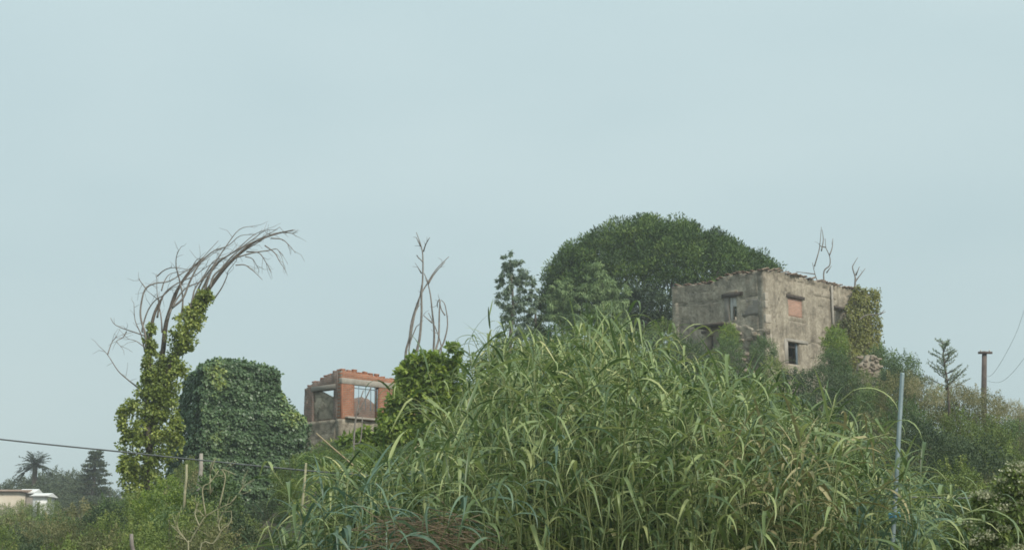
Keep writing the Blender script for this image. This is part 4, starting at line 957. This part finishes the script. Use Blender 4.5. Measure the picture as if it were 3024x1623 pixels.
# flowering shrub, near right
def flower_shrub():
    r_ = np.random.default_rng(420); t = None
    C_, R_, FC = [], [], []
    Y = 21.0
    for (bx, by, brx, bry) in [(2990, 1440, 60, 60), (2930, 1500, 55, 55), (3020, 1520, 60, 70), (2900, 1580, 70, 60), (2980, 1600, 80, 70), (2830, 1630, 60, 50), (3060, 1430, 60, 60)]:
        for _ in range(26):
            v_ = norm(r_.normal(size=3)) * r_.uniform(.4, 1) ** .5; c_ = P(bx + v_[0] * brx, by - v_[2] * bry, Y + v_[1] * .3); C_.append(c_); R_.append(r_.uniform(.05, .1))
            if r_.random() < .5 and v_[1] < .3: FC.append(c_ + np.array([0, -.05, .06]))
    b_ = P(2960, 1600, Y); t = leafy('flowering_shrub', 'shrub with cream flower heads in the near right corner', 'bush', (b_[0], Y, G(b_[0], Y)), C_, np.array(R_), 26, .075, .5, 'olive', [([(b_[0], Y, G(b_[0], Y) - .1), P(2960, 1600, Y), P(2990, 1450, Y)], .03, .01)], seed=421, part='foliage')
    FC = np.array(FC); m_ = MB()
    for c_ in FC:
        pts = c_ + r_.normal(size=(34, 3)) * np.array([.06, .05, .02]); m_.add(*leaf_tris(pts, norm(r_.normal(size=(34, 3)) + [0, 0, .6]), norm(r_.normal(size=(34, 3)) + [0, 0, 1.]), .036, .032, r_.uniform(0, 1, 34)))
    obj('flowers', m_.mesh('flowers'), M['flower'], t, 'stuff')
flower_shrub()

for px_, py_ in ((18, 1482), (62, 1472), (108, 1478), (150, 1470)): bush_px('olive', px_, py_, 112 + rngB.uniform(-6, 6), 34, 'far olive bush in front of the pale farm sheds', 'bushes by the farm sheds')
# small conifer with upswept branches
cb = P(2800, 1150, 64.0)
con = thing('young_conifer', 'small sparse conifer with upswept branches on the right skyline', 'tree', (cb[0], 64, G(cb[0], 64)))
r_ = np.random.default_rng(430); m_ = MB(); ml = MB(); ztp = topz(1005, 64); zlo = topz(1150, 64)
m_.tube([(cb[0], 64, con.location.z - .1), (cb[0], 64, zlo), (cb[0] - .15, 64, ztp)], [.07, .05, .012], 6)
for z_ in np.linspace(zlo, ztp - .15, 13):
    for a_ in r_.uniform(0, 6.28, 4):
        L_ = (.25 + .8 * (ztp - z_) / (ztp - zlo)) * r_.uniform(.7, 1.1); p0 = np.array([cb[0] - .1, 64, z_]); d_ = np.array([math.cos(a_), math.sin(a_), r_.uniform(.25, .7)])
        pth = np.array([p0, p0 + d_ * L_ * .5, p0 + d_ * L_ + [0, 0, .1 * L_]]); m_.tube(pth, [.016, .012, .006], 4)
        tt_ = r_.uniform(.3, 1, 26); c_ = p0 + tt_[:, None] * (pth[2] - p0)
        ml.add(*leaf_tris(c_, norm(d_ * .7 + r_.normal(size=(26, 3)) * .7), norm(r_.normal(size=(26, 3))), .11, .035, np.clip(r_.normal(.7, .2, 26), 0, 1)))
obj('trunk', m_.mesh('trunk', True), M['bark'], con); obj('needles', ml.mesh('needles'), M['euc'], con, 'stuff')

# ------------------------------------------------------------------ far left: trees, palm, cedar, pale farm buildings
KF = 1
for (px_, py_, Y, r_) in [(-30, 1430, 190, 70), (20, 1416, 190, 62), (66, 1398, 185, 66), (126, 1388, 185, 66), (165, 1374, 190, 60), (205, 1384, 195, 52), (228, 1380, 190, 50), (255, 1410, 180, 70), (35, 1458, 172, 40), (330, 1440, 190, 55), (390, 1462, 190, 60), (110, 1420, 165, 70), (170, 1444, 162, 66), (240, 1456, 160, 66), (310, 1468, 160, 60), (200, 1470, 150, 70), (150, 1474, 148, 50)]:
    q = bush_px('far', px_, py_, Y, r_, 'hazy grey-green tree in the distant wood on the left', 'trees in the distant wood', name='distant_tree'); q['category'] = 'tree'
cb = P(278, 1400, 172.0); ced = thing('cedar_tree', 'layered cedar with flat tiers standing up in the distant wood', 'tree', (cb[0], 172, G(cb[0], 172)))
r_ = np.random.default_rng(440); m_ = MB(); ml = MB(); ztp = topz(1337, 172); zlo = topz(1485, 172)
m_.tube([(cb[0], 172, ced.location.z - .2), (cb[0], 172, zlo), (cb[0], 172, ztp)], [.4, .3, .06], 7)
for z_ in np.linspace(zlo, ztp, 12):
    f_ = (ztp - z_) / (ztp - zlo)
    for a_ in r_.uniform(0, 6.28, 9):
        L_ = (.5 + 2.2 * f_) * r_.uniform(.75, 1.15); p0 = np.array([cb[0], 172, z_ + r_.uniform(-.1, .1)]); d_ = np.array([math.cos(a_), math.sin(a_), .1])
        m_.tube([p0, p0 + d_ * L_], [.05, .02], 4); n_ = 80; tt_ = r_.uniform(.2, 1, n_)
        c_ = p0 + tt_[:, None] * d_ * L_ + r_.normal(size=(n_, 3)) * [.14, .14, .05]
        ml.add(*leaf_tris(c_, norm(d_ + r_.normal(size=(n_, 3)) * .7), norm(r_.normal(size=(n_, 3)) + [0, 0, 1.]), .28, .12, np.clip(r_.normal(.4, .2, n_), 0, 1)))
obj('trunk', m_.mesh('trunk', True), M['bark'], ced); obj('needles', ml.mesh('needles'), M['far'], ced, 'stuff')
pbp = P(104, 1372, 176.0); pal = thing('palm_tree', 'shaggy palm crown above the distant wood', 'tree', (pbp[0], 176, G(pbp[0], 176)))
m_ = MB(); m_.tube([(pbp[0], 176, pal.location.z - .2), tuple(pbp)], [.32, .26], 8); obj('trunk', m_.mesh('trunk', True), M['bark'], pal)
r_ = np.random.default_rng(441)
for k_ in range(40):
    a_ = r_.uniform(0, 6.28); el = r_.uniform(-.5, 1.3); L_ = r_.uniform(1.7, 2.4); d_ = np.array([math.cos(a_) * math.cos(el), math.sin(a_) * math.cos(el), math.sin(el)])
    tt_ = np.linspace(0, 1, 7); pth = pbp + tt_[:, None] * d_ * L_ + np.stack([0 * tt_, 0 * tt_, -.7 * tt_ ** 2.2], -1); m_ = MB(); m_.tube(pth, np.linspace(.03, .01, 7), 4)
    n_ = 60; u_ = r_.uniform(.15, 1, n_); c_ = np.stack([np.interp(u_, tt_, pth[:, j_]) for j_ in range(3)], -1); sd = norm(np.cross(d_, [0, 0, 1.])) * np.where(np.arange(n_) % 2, 1, -1)[:, None]
    m_.add(*leaf_tris(c_, norm(sd * .9 + d_ * .6 + [0, 0, -.35] + r_.normal(size=(n_, 3)) * .12), np.repeat([[0, 0, 1.]], n_, 0), .5, .1, np.full(n_, .4)))
    obj('frond', m_.mesh('frond'), M['far'], pal)
fz = G(-46, 150)
def shed(label, px0, px1, py_t, py_e, Y, wall_m, roof_m, name='farm_shed', depth=6.0):
    a_ = P(px0, py_e, Y); b_ = P(px1, py_e, Y); zt_ = P(px0, py_t, Y)[2]; gz_ = G((a_[0] + b_[0]) / 2, Y) - .3; cx = (a_[0] + b_[0]) / 2; w_ = b_[0] - a_[0]
    t = thing(name, label, 'building', (cx, Y, gz_)); m_ = MB(); m_.box((cx, Y + depth / 2, (gz_ + a_[2]) / 2), (w_, depth, a_[2] - gz_)); obj('wall', m_.mesh('wall'), M[wall_m], t)
    m_ = MB(); h_ = zt_ - a_[2]; x0, x1 = a_[0] - .25, b_[0] + .25; y0, y1 = Y - .3, Y + depth + .3; zz0 = a_[2] + .003
    m_.quads([(x0, y0, zz0), (x1, y0, zz0), (x1, y1, zz0), (x0, y1, zz0), (x0, (y0 + y1) / 2, zz0 + h_), (x1, (y0 + y1) / 2, zz0 + h_)], [[0, 1, 5, 4], [2, 3, 4, 5], [0, 3, 2, 1]])
    m_.add([(x0, y0, zz0), (x0, (y0 + y1) / 2, zz0 + h_), (x0, y1, zz0), (x1, y0, zz0), (x1, y1, zz0), (x1, (y0 + y1) / 2, zz0 + h_)], [[0, 1, 2], [3, 4, 5]]); obj('roof', m_.mesh('roof'), M[roof_m], t)
    m_ = MB(); m_.box((cx, Y - .02, gz_ + 1.2), (w_ * .2, .05, 1.6)); obj('door', m_.mesh('door'), M['old_wood'], t)
shed('long beige farm building at the edge of the distant wood', -120, 56, 1438, 1450, 140, 'beige', 'tile', depth=7)
shed('small shed with white sheet roof beside the beige farm building', 58, 92, 1440, 1456, 142, 'cement', 'white_sheet', depth=3)
shed('low white-roofed lean-to near the distant sheds', 98, 132, 1452, 1464, 138, 'white_sheet', 'white_sheet', depth=3)

# ------------------------------------------------------------------ reeds
def reed_leaf(seed, e0, bend, kink=None, w=.085, nseg=7):
    r_ = np.random.default_rng(seed); t = np.linspace(0, 1, nseg + 1)
    if kink: ang_ = e0 - bend * sstep(kink - .12, kink + .12, t) - .25 * t
    else: ang_ = e0 - bend * t ** 1.25
    st = np.concatenate([[0], np.cumsum(np.full(nseg, 1 / nseg))]); am = (ang_[1:] + ang_[:-1]) / 2
    x = np.concatenate([[0], np.cumsum(np.cos(am) / nseg)]); z = np.concatenate([[0], np.cumsum(np.sin(am) / nseg)])
    tw_ = r_.normal(0, .5) * t; wd = w * np.interp(t, [0, .12, .35, .7, 1], [.55, .95, 1, .62, .03]) / 2
    c_ = np.stack([x, r_.normal(0, .06) * t ** 2, z], -1); nn = np.stack([-np.sin(ang_), 0 * t, np.cos(ang_)], -1)
    sd = np.stack([-np.sin(tw_) * nn[:, 0], np.cos(tw_), np.sin(tw_) * nn[:, 2]], -1)
    V = np.stack([c_ + sd * wd[:, None] + nn * wd[:, None] * .35, c_, c_ - sd * wd[:, None] + nn * wd[:, None] * .35], 1).reshape(-1, 3)
    i_ = np.arange(nseg)[:, None] * 3
    Q_ = np.concatenate([i_ + [0, 1, 4, 3], i_ + [1, 2, 5, 4]])
    return V, np.concatenate([Q_[:, :3], Q_[:, [0, 2, 3]]])
LV = [reed_leaf(1, .95, 1.5, None, .056), reed_leaf(2, .8, 2.2, None, .056), reed_leaf(3, .7, 2.6, None, .062), reed_leaf(4, .6, 1.9, .4, .058), reed_leaf(5, .3, 1.8, None, .056), reed_leaf(6, .7, 2.3, .55, .058), reed_leaf(7, 1.2, .6, None, .05), reed_leaf(8, .2, 1.5, None, .066), reed_leaf(9, .5, 2.0, .28, .06), reed_leaf(10, 1.1, 1.1, None, .054), reed_leaf(11, .5, 1.45, .3, .054), reed_leaf(12, .55, 1.75, None, .054), reed_leaf(13, .1, 1.0, None, .058)]
LM = [mesh('leaf', v_, t_, np.full(len(v_), .5), smooth=True) for v_, t_ in LV]
LMB = [m_.copy() for m_ in LM]; LMD = [m_.copy() for m_ in LM]
for m_ in LM: m_.materials.append(M['reed'])
for m_ in LMB: m_.materials.append(M['reed_blue'])
for m_ in LMD: m_.materials.append(M['dry_leaf'])
SKY_R = np.array([(840, 1600), (870, 1500), (900, 1410), (960, 1340), (1040, 1320), (1100, 1330), (1200, 1300), (1300, 1250), (1380, 1170), (1430, 1060), (1450, 960), (1500, 930), (1560, 980), (1620, 965), (1700, 930), (1780, 890), (1860, 940), (1910, 1010), (2000, 1060), (2080, 1110), (2150, 1090), (2200, 1070), (2280, 1090), (2330, 1190), (2400, 1190), (2460, 1190), (2520, 1290), (2600, 1340), (2690, 1390), (2720, 1500), (2740, 1640)])
rngR = np.random.default_rng(500)
reeds = []
yy = 18.0
while yy < 35.5:
    for xx in np.arange(-5.2, 9.0, .30):
        x_ = xx + rngR.uniform(-.15, .15); y_ = yy + rngR.uniform(-.15, .15)
        px_ = 1512 + F * x_ / (y_ * CT + 2 * ST)
        if px_ < 845 or px_ > 2735: continue
        sk = np.interp(px_, SKY_R[:, 0], SKY_R[:, 1]) + abs(rngR.normal(0, 85))
        gz_ = G(x_, y_); h = min(rngR.uniform(3.2, 4.9), topz(sk, y_) - gz_ - .25)
        if h < 1.1 or gz_ + h < topz(1640, y_): continue
        reeds.append((x_, y_, gz_, h, px_, sk))
    yy += .30
reeds = [r for r in reeds if rngR.random() < .8]
N_GRID = len(reeds)
for px_, py_ in [(1478, 912), (1500, 935), (1462, 950), (1632, 962), (1650, 985), (1700, 925), (1722, 905), (1790, 882), (1812, 902), (1872, 948), (1892, 932), (1560, 985), (1740, 930), (1840, 960), (2190, 1072), (2232, 1080), (2272, 1058), (2300, 1110), (2370, 1192), (2450, 1180), (2500, 1205), (2692, 1392), (2660, 1380), (2060, 1085), (1990, 1040), (1945, 1030), (1330, 1200), (1240, 1270), (1120, 1300), (1000, 1330)]:
    for Y in np.arange(34.5, 21, -.5):
        q_ = P(px_, py_, Y); g_ = G(q_[0], Y)
        if 1.6 < q_[2] - g_ < 5.0: reeds.append((q_[0], Y, g_, q_[2] - g_ - .15, px_, py_)); break
# where each top falls in the picture
order = sorted(range(len(reeds)), key=lambda k: reeds[k][1])
tops = {k: pix(reeds[k][0], reeds[k][1], reeds[k][2] + reeds[k][3])[1] for k in order}
near = [k for k in order if tops[k] < 1600]
sky_ones = [k for k in sorted(order, key=lambda k: tops[k] - np.interp(reeds[k][4], SKY_R[:, 0], SKY_R[:, 1])) if 1420 < reeds[k][4] < 2480 and reeds[k][3] > 2.5][:70]
chosen = list(dict.fromkeys(sky_ones + near))[:290]
chset = set(chosen)
def reed_geo(r, k, nleaf):
    """culm path and leaf placements"""
    q = np.random.default_rng(1000 + k); x_, y_, gz_, h = r[:4]
    bent = q.random() < (.1 if k >= N_GRID else .5)
    la = (-.9 if q.random() < .65 else -2.3) + q.normal(0, .55) if bent else q.uniform(0, 6.28)
    th = q.uniform(.7, 1.6) if bent else abs(q.normal(.12, .12)); lean = q.normal(.06, .05)
    t = np.linspace(0, 1, 11); ang_ = lean + th * sstep(.35 if bent else .1, 1.05, t) ** 1.2
    ln_ = h * (1.12 if bent else 1.02); am = (ang_[1:] + ang_[:-1]) / 2
    off = np.concatenate([[0], np.cumsum(np.sin(am))]) * ln_ / 10; up_ = np.concatenate([[0], np.cumsum(np.cos(am))]) * ln_ / 10
    path = np.stack([x_ + math.cos(la) * off, y_ + math.sin(la) * off, gz_ - .05 + up_], -1)
    pl = q.uniform(0, 6.28); lv = []
    for j_ in range(nleaf):
        g_ = min(max((j_ + q.uniform(-.3, .3)) / (nleaf - 1), 0), 1)
        f_ = .3 + .7 * g_ ** .75 if bent else .2 + .8 * g_
        pos = np.array([np.interp(f_, t, path[:, c_]) for c_ in range(3)])
        L_ = q.uniform(.5, .92) * (.85 if f_ > .93 or f_ < .35 else 1)
        if bent and f_ > .5:
            az = la + q.normal(0, 1.1) + (math.pi * .5 * (1 if j_ % 2 else -1)) * .5
            kind = int(q.choice([10, 11, 12, 12, 1, 2, 4])) if f_ < .95 else int(q.choice([1, 4, 10]))
        else:
            az = pl + math.pi * (j_ % 2) + q.normal(0, .55)
            kind = int(q.choice([6, 9, 0, 1])) if f_ > .9 else int(q.choice([0, 1, 2, 3, 4, 5, 7, 8, 12, 11, 0]))
        lv.append((pos, az, q.normal(0, .18), L_, kind, q.uniform(.8, 1.3)))
    return path, lv
def rotm(az, tilt, L_, wsc):
    return Matrix.Rotation(az, 4, 'Z') @ Matrix.Rotation(tilt, 4, 'X') @ Matrix.Diagonal((L_, L_ * wsc, L_, 1))
culm_cache = {}
SPECIAL = {}
def special(px_, py_, label):
    k = min((k for k in chosen if k not in SPECIAL), key=lambda k: abs(reeds[k][4] - px_) + .7 * abs(tops[k] - py_)); SPECIAL[k] = label
special(1780, 880, 'tallest green reed, its tip standing highest in front of the pine')
special(1490, 930, 'tall reed with splayed tip leaves in front of the slender eucalyptus')
special(1860, 950, 'tall arching reed just left of the plastered house')
special(2250, 1080, 'bright reed tip below the corner of the plastered house')
special(2420, 1190, 'reed leaning out over the dark thicket below the plastered house')
special(2680, 1400, 'last reed at the edge of the stand beside the thin steel pole')
for n_, k in enumerate(chosen):
    r = reeds[k]; dryz = 2225 < r[4] < 2420 and 1205 < tops[k] < 1340
    blue = (not dryz) and (vnoise(np.array([r[0] * .6, r[1] * .5, 0.]), 3) > .45 or tops[k] > 1430 and rngR.random() < .4)
    path, lv = reed_geo(r, k, 13)
    t = thing('giant_reed', SPECIAL.get(k, 'reed with yellowed dry upper leaves in the tan patch of the stand' if dryz else 'blue-green giant reed cane with broad arching leaves in the reed stand' if blue else 'green giant reed with long arching leaves, ' + ('front' if r[1] < 22 else 'middle' if r[1] < 28 else 'rear') + ' of the stand, ' + ('below the brick house' if r[4] < 1150 else 'below the leafy tree' if r[4] < 1450 else 'below the pine' if r[4] < 1960 else 'below the plastered house' if r[4] < 2400 else 'next to the steel pole')), 'reed', (r[0], r[1], r[2]),
              'dry reeds in the stand' if dryz else 'blue-green reeds in the stand' if blue else 'green reeds in the stand')
    m_ = MB(); m_.tube(path - np.array(t.location), np.linspace(.013, .005, len(path)), 5); cm = m_.mesh('culm', True); cm.materials.append(M['culm'])
    o_ = bpy.data.objects.new('culm', cm); COL.objects.link(o_); o_.parent = t
    src = LMD if dryz else LMB if blue else LM
    for pos, az, tilt, L_, kind, ws in lv:
        o_ = bpy.data.objects.new('leaf', (LM if dryz and pos[2] < r[2] + r[3] * .6 else src)[kind]); COL.objects.link(o_); o_.parent = t
        o_.matrix_basis = Matrix.Translation(Vector(pos - np.array(t.location))) @ rotm(az, tilt, L_, ws)
m_ = MB(); mc = MB()
for k in order:
    if k in chset: continue
    path, lv = reed_geo(reeds[k], k, 20); q = np.random.default_rng(9000 + k)
    mc.tube(path, np.linspace(.013, .005, len(path)), 4, cap=False)
    base_t = .43 + .24 * float(vnoise(np.array([reeds[k][0] * .9, reeds[k][1] * .8, 0.]), 4))
    for pos, az, tilt, L_, kind, ws in lv:
        v_, t_ = LV[kind]; R3 = np.array(rotm(az, tilt, L_, ws).to_3x3()); m_.add(v_ @ R3.T + pos, t_, np.clip(base_t + q.normal(0, .27), 0, .97))
stand = tag(obj('reed_stand', m_.mesh('reed_stand', True), M['reed_mass']), 'dense mass of giant reed leaves behind the single canes', 'reeds', kind='stuff')
st2 = obj('culms', mc.mesh('culms', True), M['culm'], None); st2.parent = stand; st2['kind'] = 'stuff'
print('REEDS', len(reeds), len(chosen))

# ------------------------------------------------------------------ undergrowth on the slope
rng = np.random.default_rng(600)
n = 90000
yy = 17 + 88 * rng.uniform(0, 1, n) ** 1.2; xx = rng.uniform(-.36, .36, n) * yy
pt = np.stack([xx, yy, ground(xx, yy)], -1); road_gap = (np.hypot((xx - P(810, 1515, 60)[0]) / 1.2, (yy - 60) / 5) < 1)
pt = pt[~road_gap]; n = len(pt)
ax = norm(rng.normal(size=(n, 3)) * .55 + [0, 0, 1.0]); ln = rng.uniform(.1, .26, n) * (1 + .8 * vnoise(pt * .5, 2).clip(0, 1))
m_ = MB(); m_.add(*leaf_tris(pt - [0, 0, .03], ax, norm(rng.normal(size=(n, 3))), ln, ln * .3, np.clip(.5 + .3 * vnoise(pt * .6, 5) + rng.normal(0, .15, n), 0, 1)))
tag(obj('undergrowth', m_.mesh('undergrowth'), M['olive']), 'low weeds and grass covering the hillside', 'undergrowth', kind='stuff')

# ------------------------------------------------------------------ poles, cables, posts, sticks
pb_ = P(2634, 1640, 19.0); pt_ = P(2665, 1100, 19.0); gz_ = G(pb_[0], 19.0)
d_ = norm(pt_ - pb_); foot = pb_ - d_ * ((pb_[2] - gz_ + .1) / d_[2])
sp = thing('steel_pole', 'thin pale steel pole with a blue tie, leaning beside the reeds', 'pole', tuple(foot))
m_ = MB(); m_.tube([foot, pb_, pt_ - d_ * .02, pt_], [.028, .028, .026, .022], 12); obj('shaft', m_.mesh('shaft', True), M['steel'], sp)
tp = P(2638, 1520, 19.0); m_ = MB()
for k_ in range(4): m_.tube([tp + d_ * (k_ - 1.5) * .016 + .034 * np.array([math.cos(a_), math.sin(a_), .1 * math.sin(a_ * 2)]) for a_ in np.linspace(0, 6.5, 14)], .008, 5)
m_.tube(smooth_path([tp + [.03, -.03, 0], tp + [.06, -.03, .03], tp + [.075, -.02, -.03]]), .007, 5); m_.tube(smooth_path([tp + [-.02, -.03, 0], tp + [-.055, -.03, .02], tp + [-.05, -.02, -.05]]), .007, 5)
obj('tie', m_.mesh('tie', True), M['blue_tie'], sp)['label'] = 'bright blue cord tied round the pole'
cpts = [P(-2600, 960, 24), P(-900, 1195, 24), P(0, 1296, 24), P(350, 1332, 24), P(555, 1354, 24), P(960, 1393, 24), P(1500, 1432, 24), P(2100, 1456, 24), P(2700, 1467, 24), P(2900, 1469, 24), P(3600, 1462, 24), P(5000, 1400, 24)]
m_ = MB(); m_.tube(smooth_path(cpts, 6), .011, 6); tag(obj('overhead_cable', m_.mesh('overhead_cable', True), M['cable']), 'dark overhead cable sagging across the slope in front of the ivy tower', 'cable')
# telephone pole on the skyline
tb_ = P(2905, 1190, 74.0); tt_ = P(2907, 1037, 74.0); tg = G(tb_[0], 74)
tp_ = thing('utility_pole', 'dark wooden utility pole with short crossarm on the right skyline', 'pole', (tb_[0], 74, tg))
m_ = MB(); m_.tube([(tb_[0], 74, tg - .2), tuple(tb_), tuple(tt_)], [.15, .13, .11], 9); obj('shaft', m_.mesh('shaft', True), M['pole_wood'], tp_)
m_ = MB(); ca = P(2907, 1042, 74.0); m_.box(ca + np.array([0, -.13, 0]), (.64, .09, .1)); obj('crossarm', m_.mesh('crossarm'), M['pole_wood'], tp_)
for dx in (-.2, .2):
    m_ = MB(); m_.tube([ca + [dx, -.13, .05], ca + [dx, -.13, .09], ca + [dx, -.13, .14]], [.03, .045, .02], 7); obj('insulator', m_.mesh('insulator', True), M['white_frame'], tp_)
for k_, (ln, lb) in enumerate((([(2907, 1112), (2930, 1105), (2960, 1062), (3000, 985), (3030, 900), (3100, 700)], 'thin wire curving steeply up from the utility pole'), ([(2907, 1122), (2950, 1128), (2985, 1105), (3030, 1050), (3120, 930)], 'lower thin wire curving up from the utility pole'))):
    m_ = MB(); m_.tube(smooth_path([P(x_, y_, 74 - j_ * 1.5) for j_, (x_, y_) in enumerate(ln)], 5), .007, 5); tag(obj('thin_wire', m_.mesh('thin_wire', True), M['steel']), lb, 'wire')
# fence posts
def post(label, x0, y0, x1, y1, Y, r, mat, name='fence_post'):
    t_ = P(x0, y0, Y); b_ = P(x1, y1, Y); gz_ = G(b_[0], Y); d_ = norm(t_ - b_); f_ = b_ - d_ * ((b_[2] - gz_ + .1) / d_[2]); q = np.random.default_rng(int(x0))
    pth = np.array([f_, b_, (b_ + t_) / 2, t_]); pth[1:3, 0] += q.normal(0, r * .4, 2); m_ = MB(); m_.tube(pth, [r * 1.1, r, r * .95, r * .8], 7); return tag(obj(name, m_.mesh(name, True), M[mat]), label, 'post')
post('grey wooden fence post in front of the ivy covered tower', 551, 1370, 547, 1450, 40.5, .035, 'pale_wood')
post('thick pale concrete stump post at the foot of the ivy tower', 594, 1338, 587, 1430, 43, .06, 'concrete')
post('slim green cane stake beside the earth gap', 904, 1366, 893, 1505, 23, .02, 'pale_wood')
post('short whitish post in the lower left bushes', 388, 1575, 395, 1640, 22, .03, 'dead')
# leaning dry canes and bare saplings
def stick(label, ln, Y, r0, r1, mat, cat='stick', name='dry_cane'):
    m_ = MB(); p_ = [P(x_, y_, Y) for x_, y_ in ln]; p_ = smooth_path([[p_[0][0] + .25 * (p_[0][0] - p_[1][0]), Y, G(p_[0][0], Y) - .05]] + p_, 4); m_.tube(p_, np.linspace(r0, r1, len(p_)), 6); return tag(obj(name, m_.mesh(name, True), M[mat]), label, cat)
stick('long dry cane leaning out of the reeds below the brick house', [(1120, 1440), (1086, 1408), (1010, 1345), (933, 1278)], 30, .02, .014, 'dry_cane')
stick('short dry cane leaning in front of the leafy tree', [(1170, 1390), (1184, 1371), (1236, 1310)], 32, .017, .014, 'dry_cane')
stick('pale dead cane hanging over at the edge of the reeds', [(1410, 1330), (1440, 1290), (1500, 1262), (1530, 1258)], 30, .012, .008, 'dry_cane')
zb3 = zoomer(840, 1020, 3.43)
sap = thing('dead_sapling', 'forked grey dead sapling in front of the barred window', 'tree', P(1046, 1350, 40)); sap.location.z = G(sap.location.x, 40)
for ln, r0 in (([(700, 1400), (700, 1110), (710, 850), (740, 640), (800, 450)], .035), ([(740, 700), (800, 580), (850, 480), (890, 390)], .02), ([(705, 1000), (770, 960), (790, 720)], .022)):
    p_ = smooth_path([P(x_, y_, 40) for x_, y_ in zb3(ln)], 4)
    if r0 > .03: p_ = np.vstack([[p_[0][0], 40, sap.location.z - .1], p_])
    m_ = MB(); m_.tube(p_, np.linspace(r0, .012, len(p_)), 6); obj('trunk' if r0 > .03 else 'dead_branch', m_.mesh('dead_branch', True), M['dead'], sap)
zb4 = zoomer(300, 1180, 3.12)
bs = thing('bare_shrub', 'leafless shrub of pale twigs in front of the lower left thicket', 'bush', P(560, 1640, 23)); bs.location.z = G(bs.location.x, 23)
r_ = np.random.default_rng(610)
for j_, ln in enumerate([[(800, 1420), (790, 1310), (720, 1230), (640, 1150)], [(790, 1310), (700, 1180), (700, 1120)], [(800, 1420), (820, 1300), (900, 1160), (960, 1070), (1080, 1000), (1190, 950)], [(900, 1420), (1030, 1320), (1100, 1210), (1190, 1120), (1195, 1020)], [(1090, 1210), (1080, 1140), (1120, 1040)], [(960, 1070), (930, 820), (1000, 760), (1080, 650)], [(1000, 870), (1000, 680)], [(1080, 1000), (1140, 720), (1110, 640), (1240, 690)], [(940, 1070), (900, 1020)], [(1190, 950), (1270, 850), (1310, 780)], [(900, 1160), (860, 1050), (880, 960)]]):
    p_ = [P(x_, y_, 23 + .1 * math.sin(j_)) for x_, y_ in zb4(ln)]
    if ln[0][1] > 1400: p_ = [np.array([p_[0][0] + .1, 23, bs.location.z - .05])] + p_
    p_ = smooth_path(p_, 4); m_ = MB(); m_.tube(p_, np.linspace(.012, .005, len(p_)), 5); twigs(r_, [p_], m_, 6, .25, .004)
    obj('twig', m_.mesh('twig', True), M['pale_wood'], bs)
# heap of fallen dry canes
hp = P(1260, 1575, 18.6); heap = thing('dry_cane_heap', 'heap of fallen brown dry canes at the foot of the reeds', 'cane heap', (hp[0], 18.6, G(hp[0], 18.6)))
r_ = np.random.default_rng(620)
for k_ in range(190):
    c_ = P(r_.uniform(1130, 1390), r_.uniform(1530, 1640), 18.2 + r_.uniform(-.5, .5))
    if k_ > 80: c_[2] = r_.uniform(heap.location.z, 1.9); c_[0] += r_.normal(0, .2)
    a_ = r_.normal(-.12, .25); L_ = r_.uniform(.3, 1.0); d_ = np.array([math.cos(a_), r_.normal(0, .4), math.sin(a_)])
    m_ = MB(); m_.tube(smooth_path([c_ - d_ * L_ / 2, c_ + [0, 0, r_.uniform(-.06, .1)], c_ + d_ * L_ / 2]), .005, 5); obj('cane', m_.mesh('cane', True), M['heap_cane'], heap)

# ------------------------------------------------------------------ hazy air
m_ = MB(); m_.box((0, 420, 12.2), (1300, 1000, 28.0))
hz = obj('haze', m_.mesh('haze'), None); hz['kind'] = 'stuff'; hz['label'] = 'thin pale haze of the distance, also added to lift the dark tones'  # distance haze, added as well to raise the blacks
hm = bpy.data.materials.new('haze'); hm.use_nodes = True; hn = hm.node_tree.nodes; hn.clear()
ho = hn.new('ShaderNodeOutputMaterial'); pv = hn.new('ShaderNodeVolumePrincipled'); pv.inputs['Color'].default_value = (.92, .96, 1.0, 1); pv.inputs['Density'].default_value = .0007; pv.inputs['Anisotropy'].default_value = .2
hm.node_tree.links.new(pv.outputs[0], ho.inputs['Volume']); hz.data.materials.append(hm)
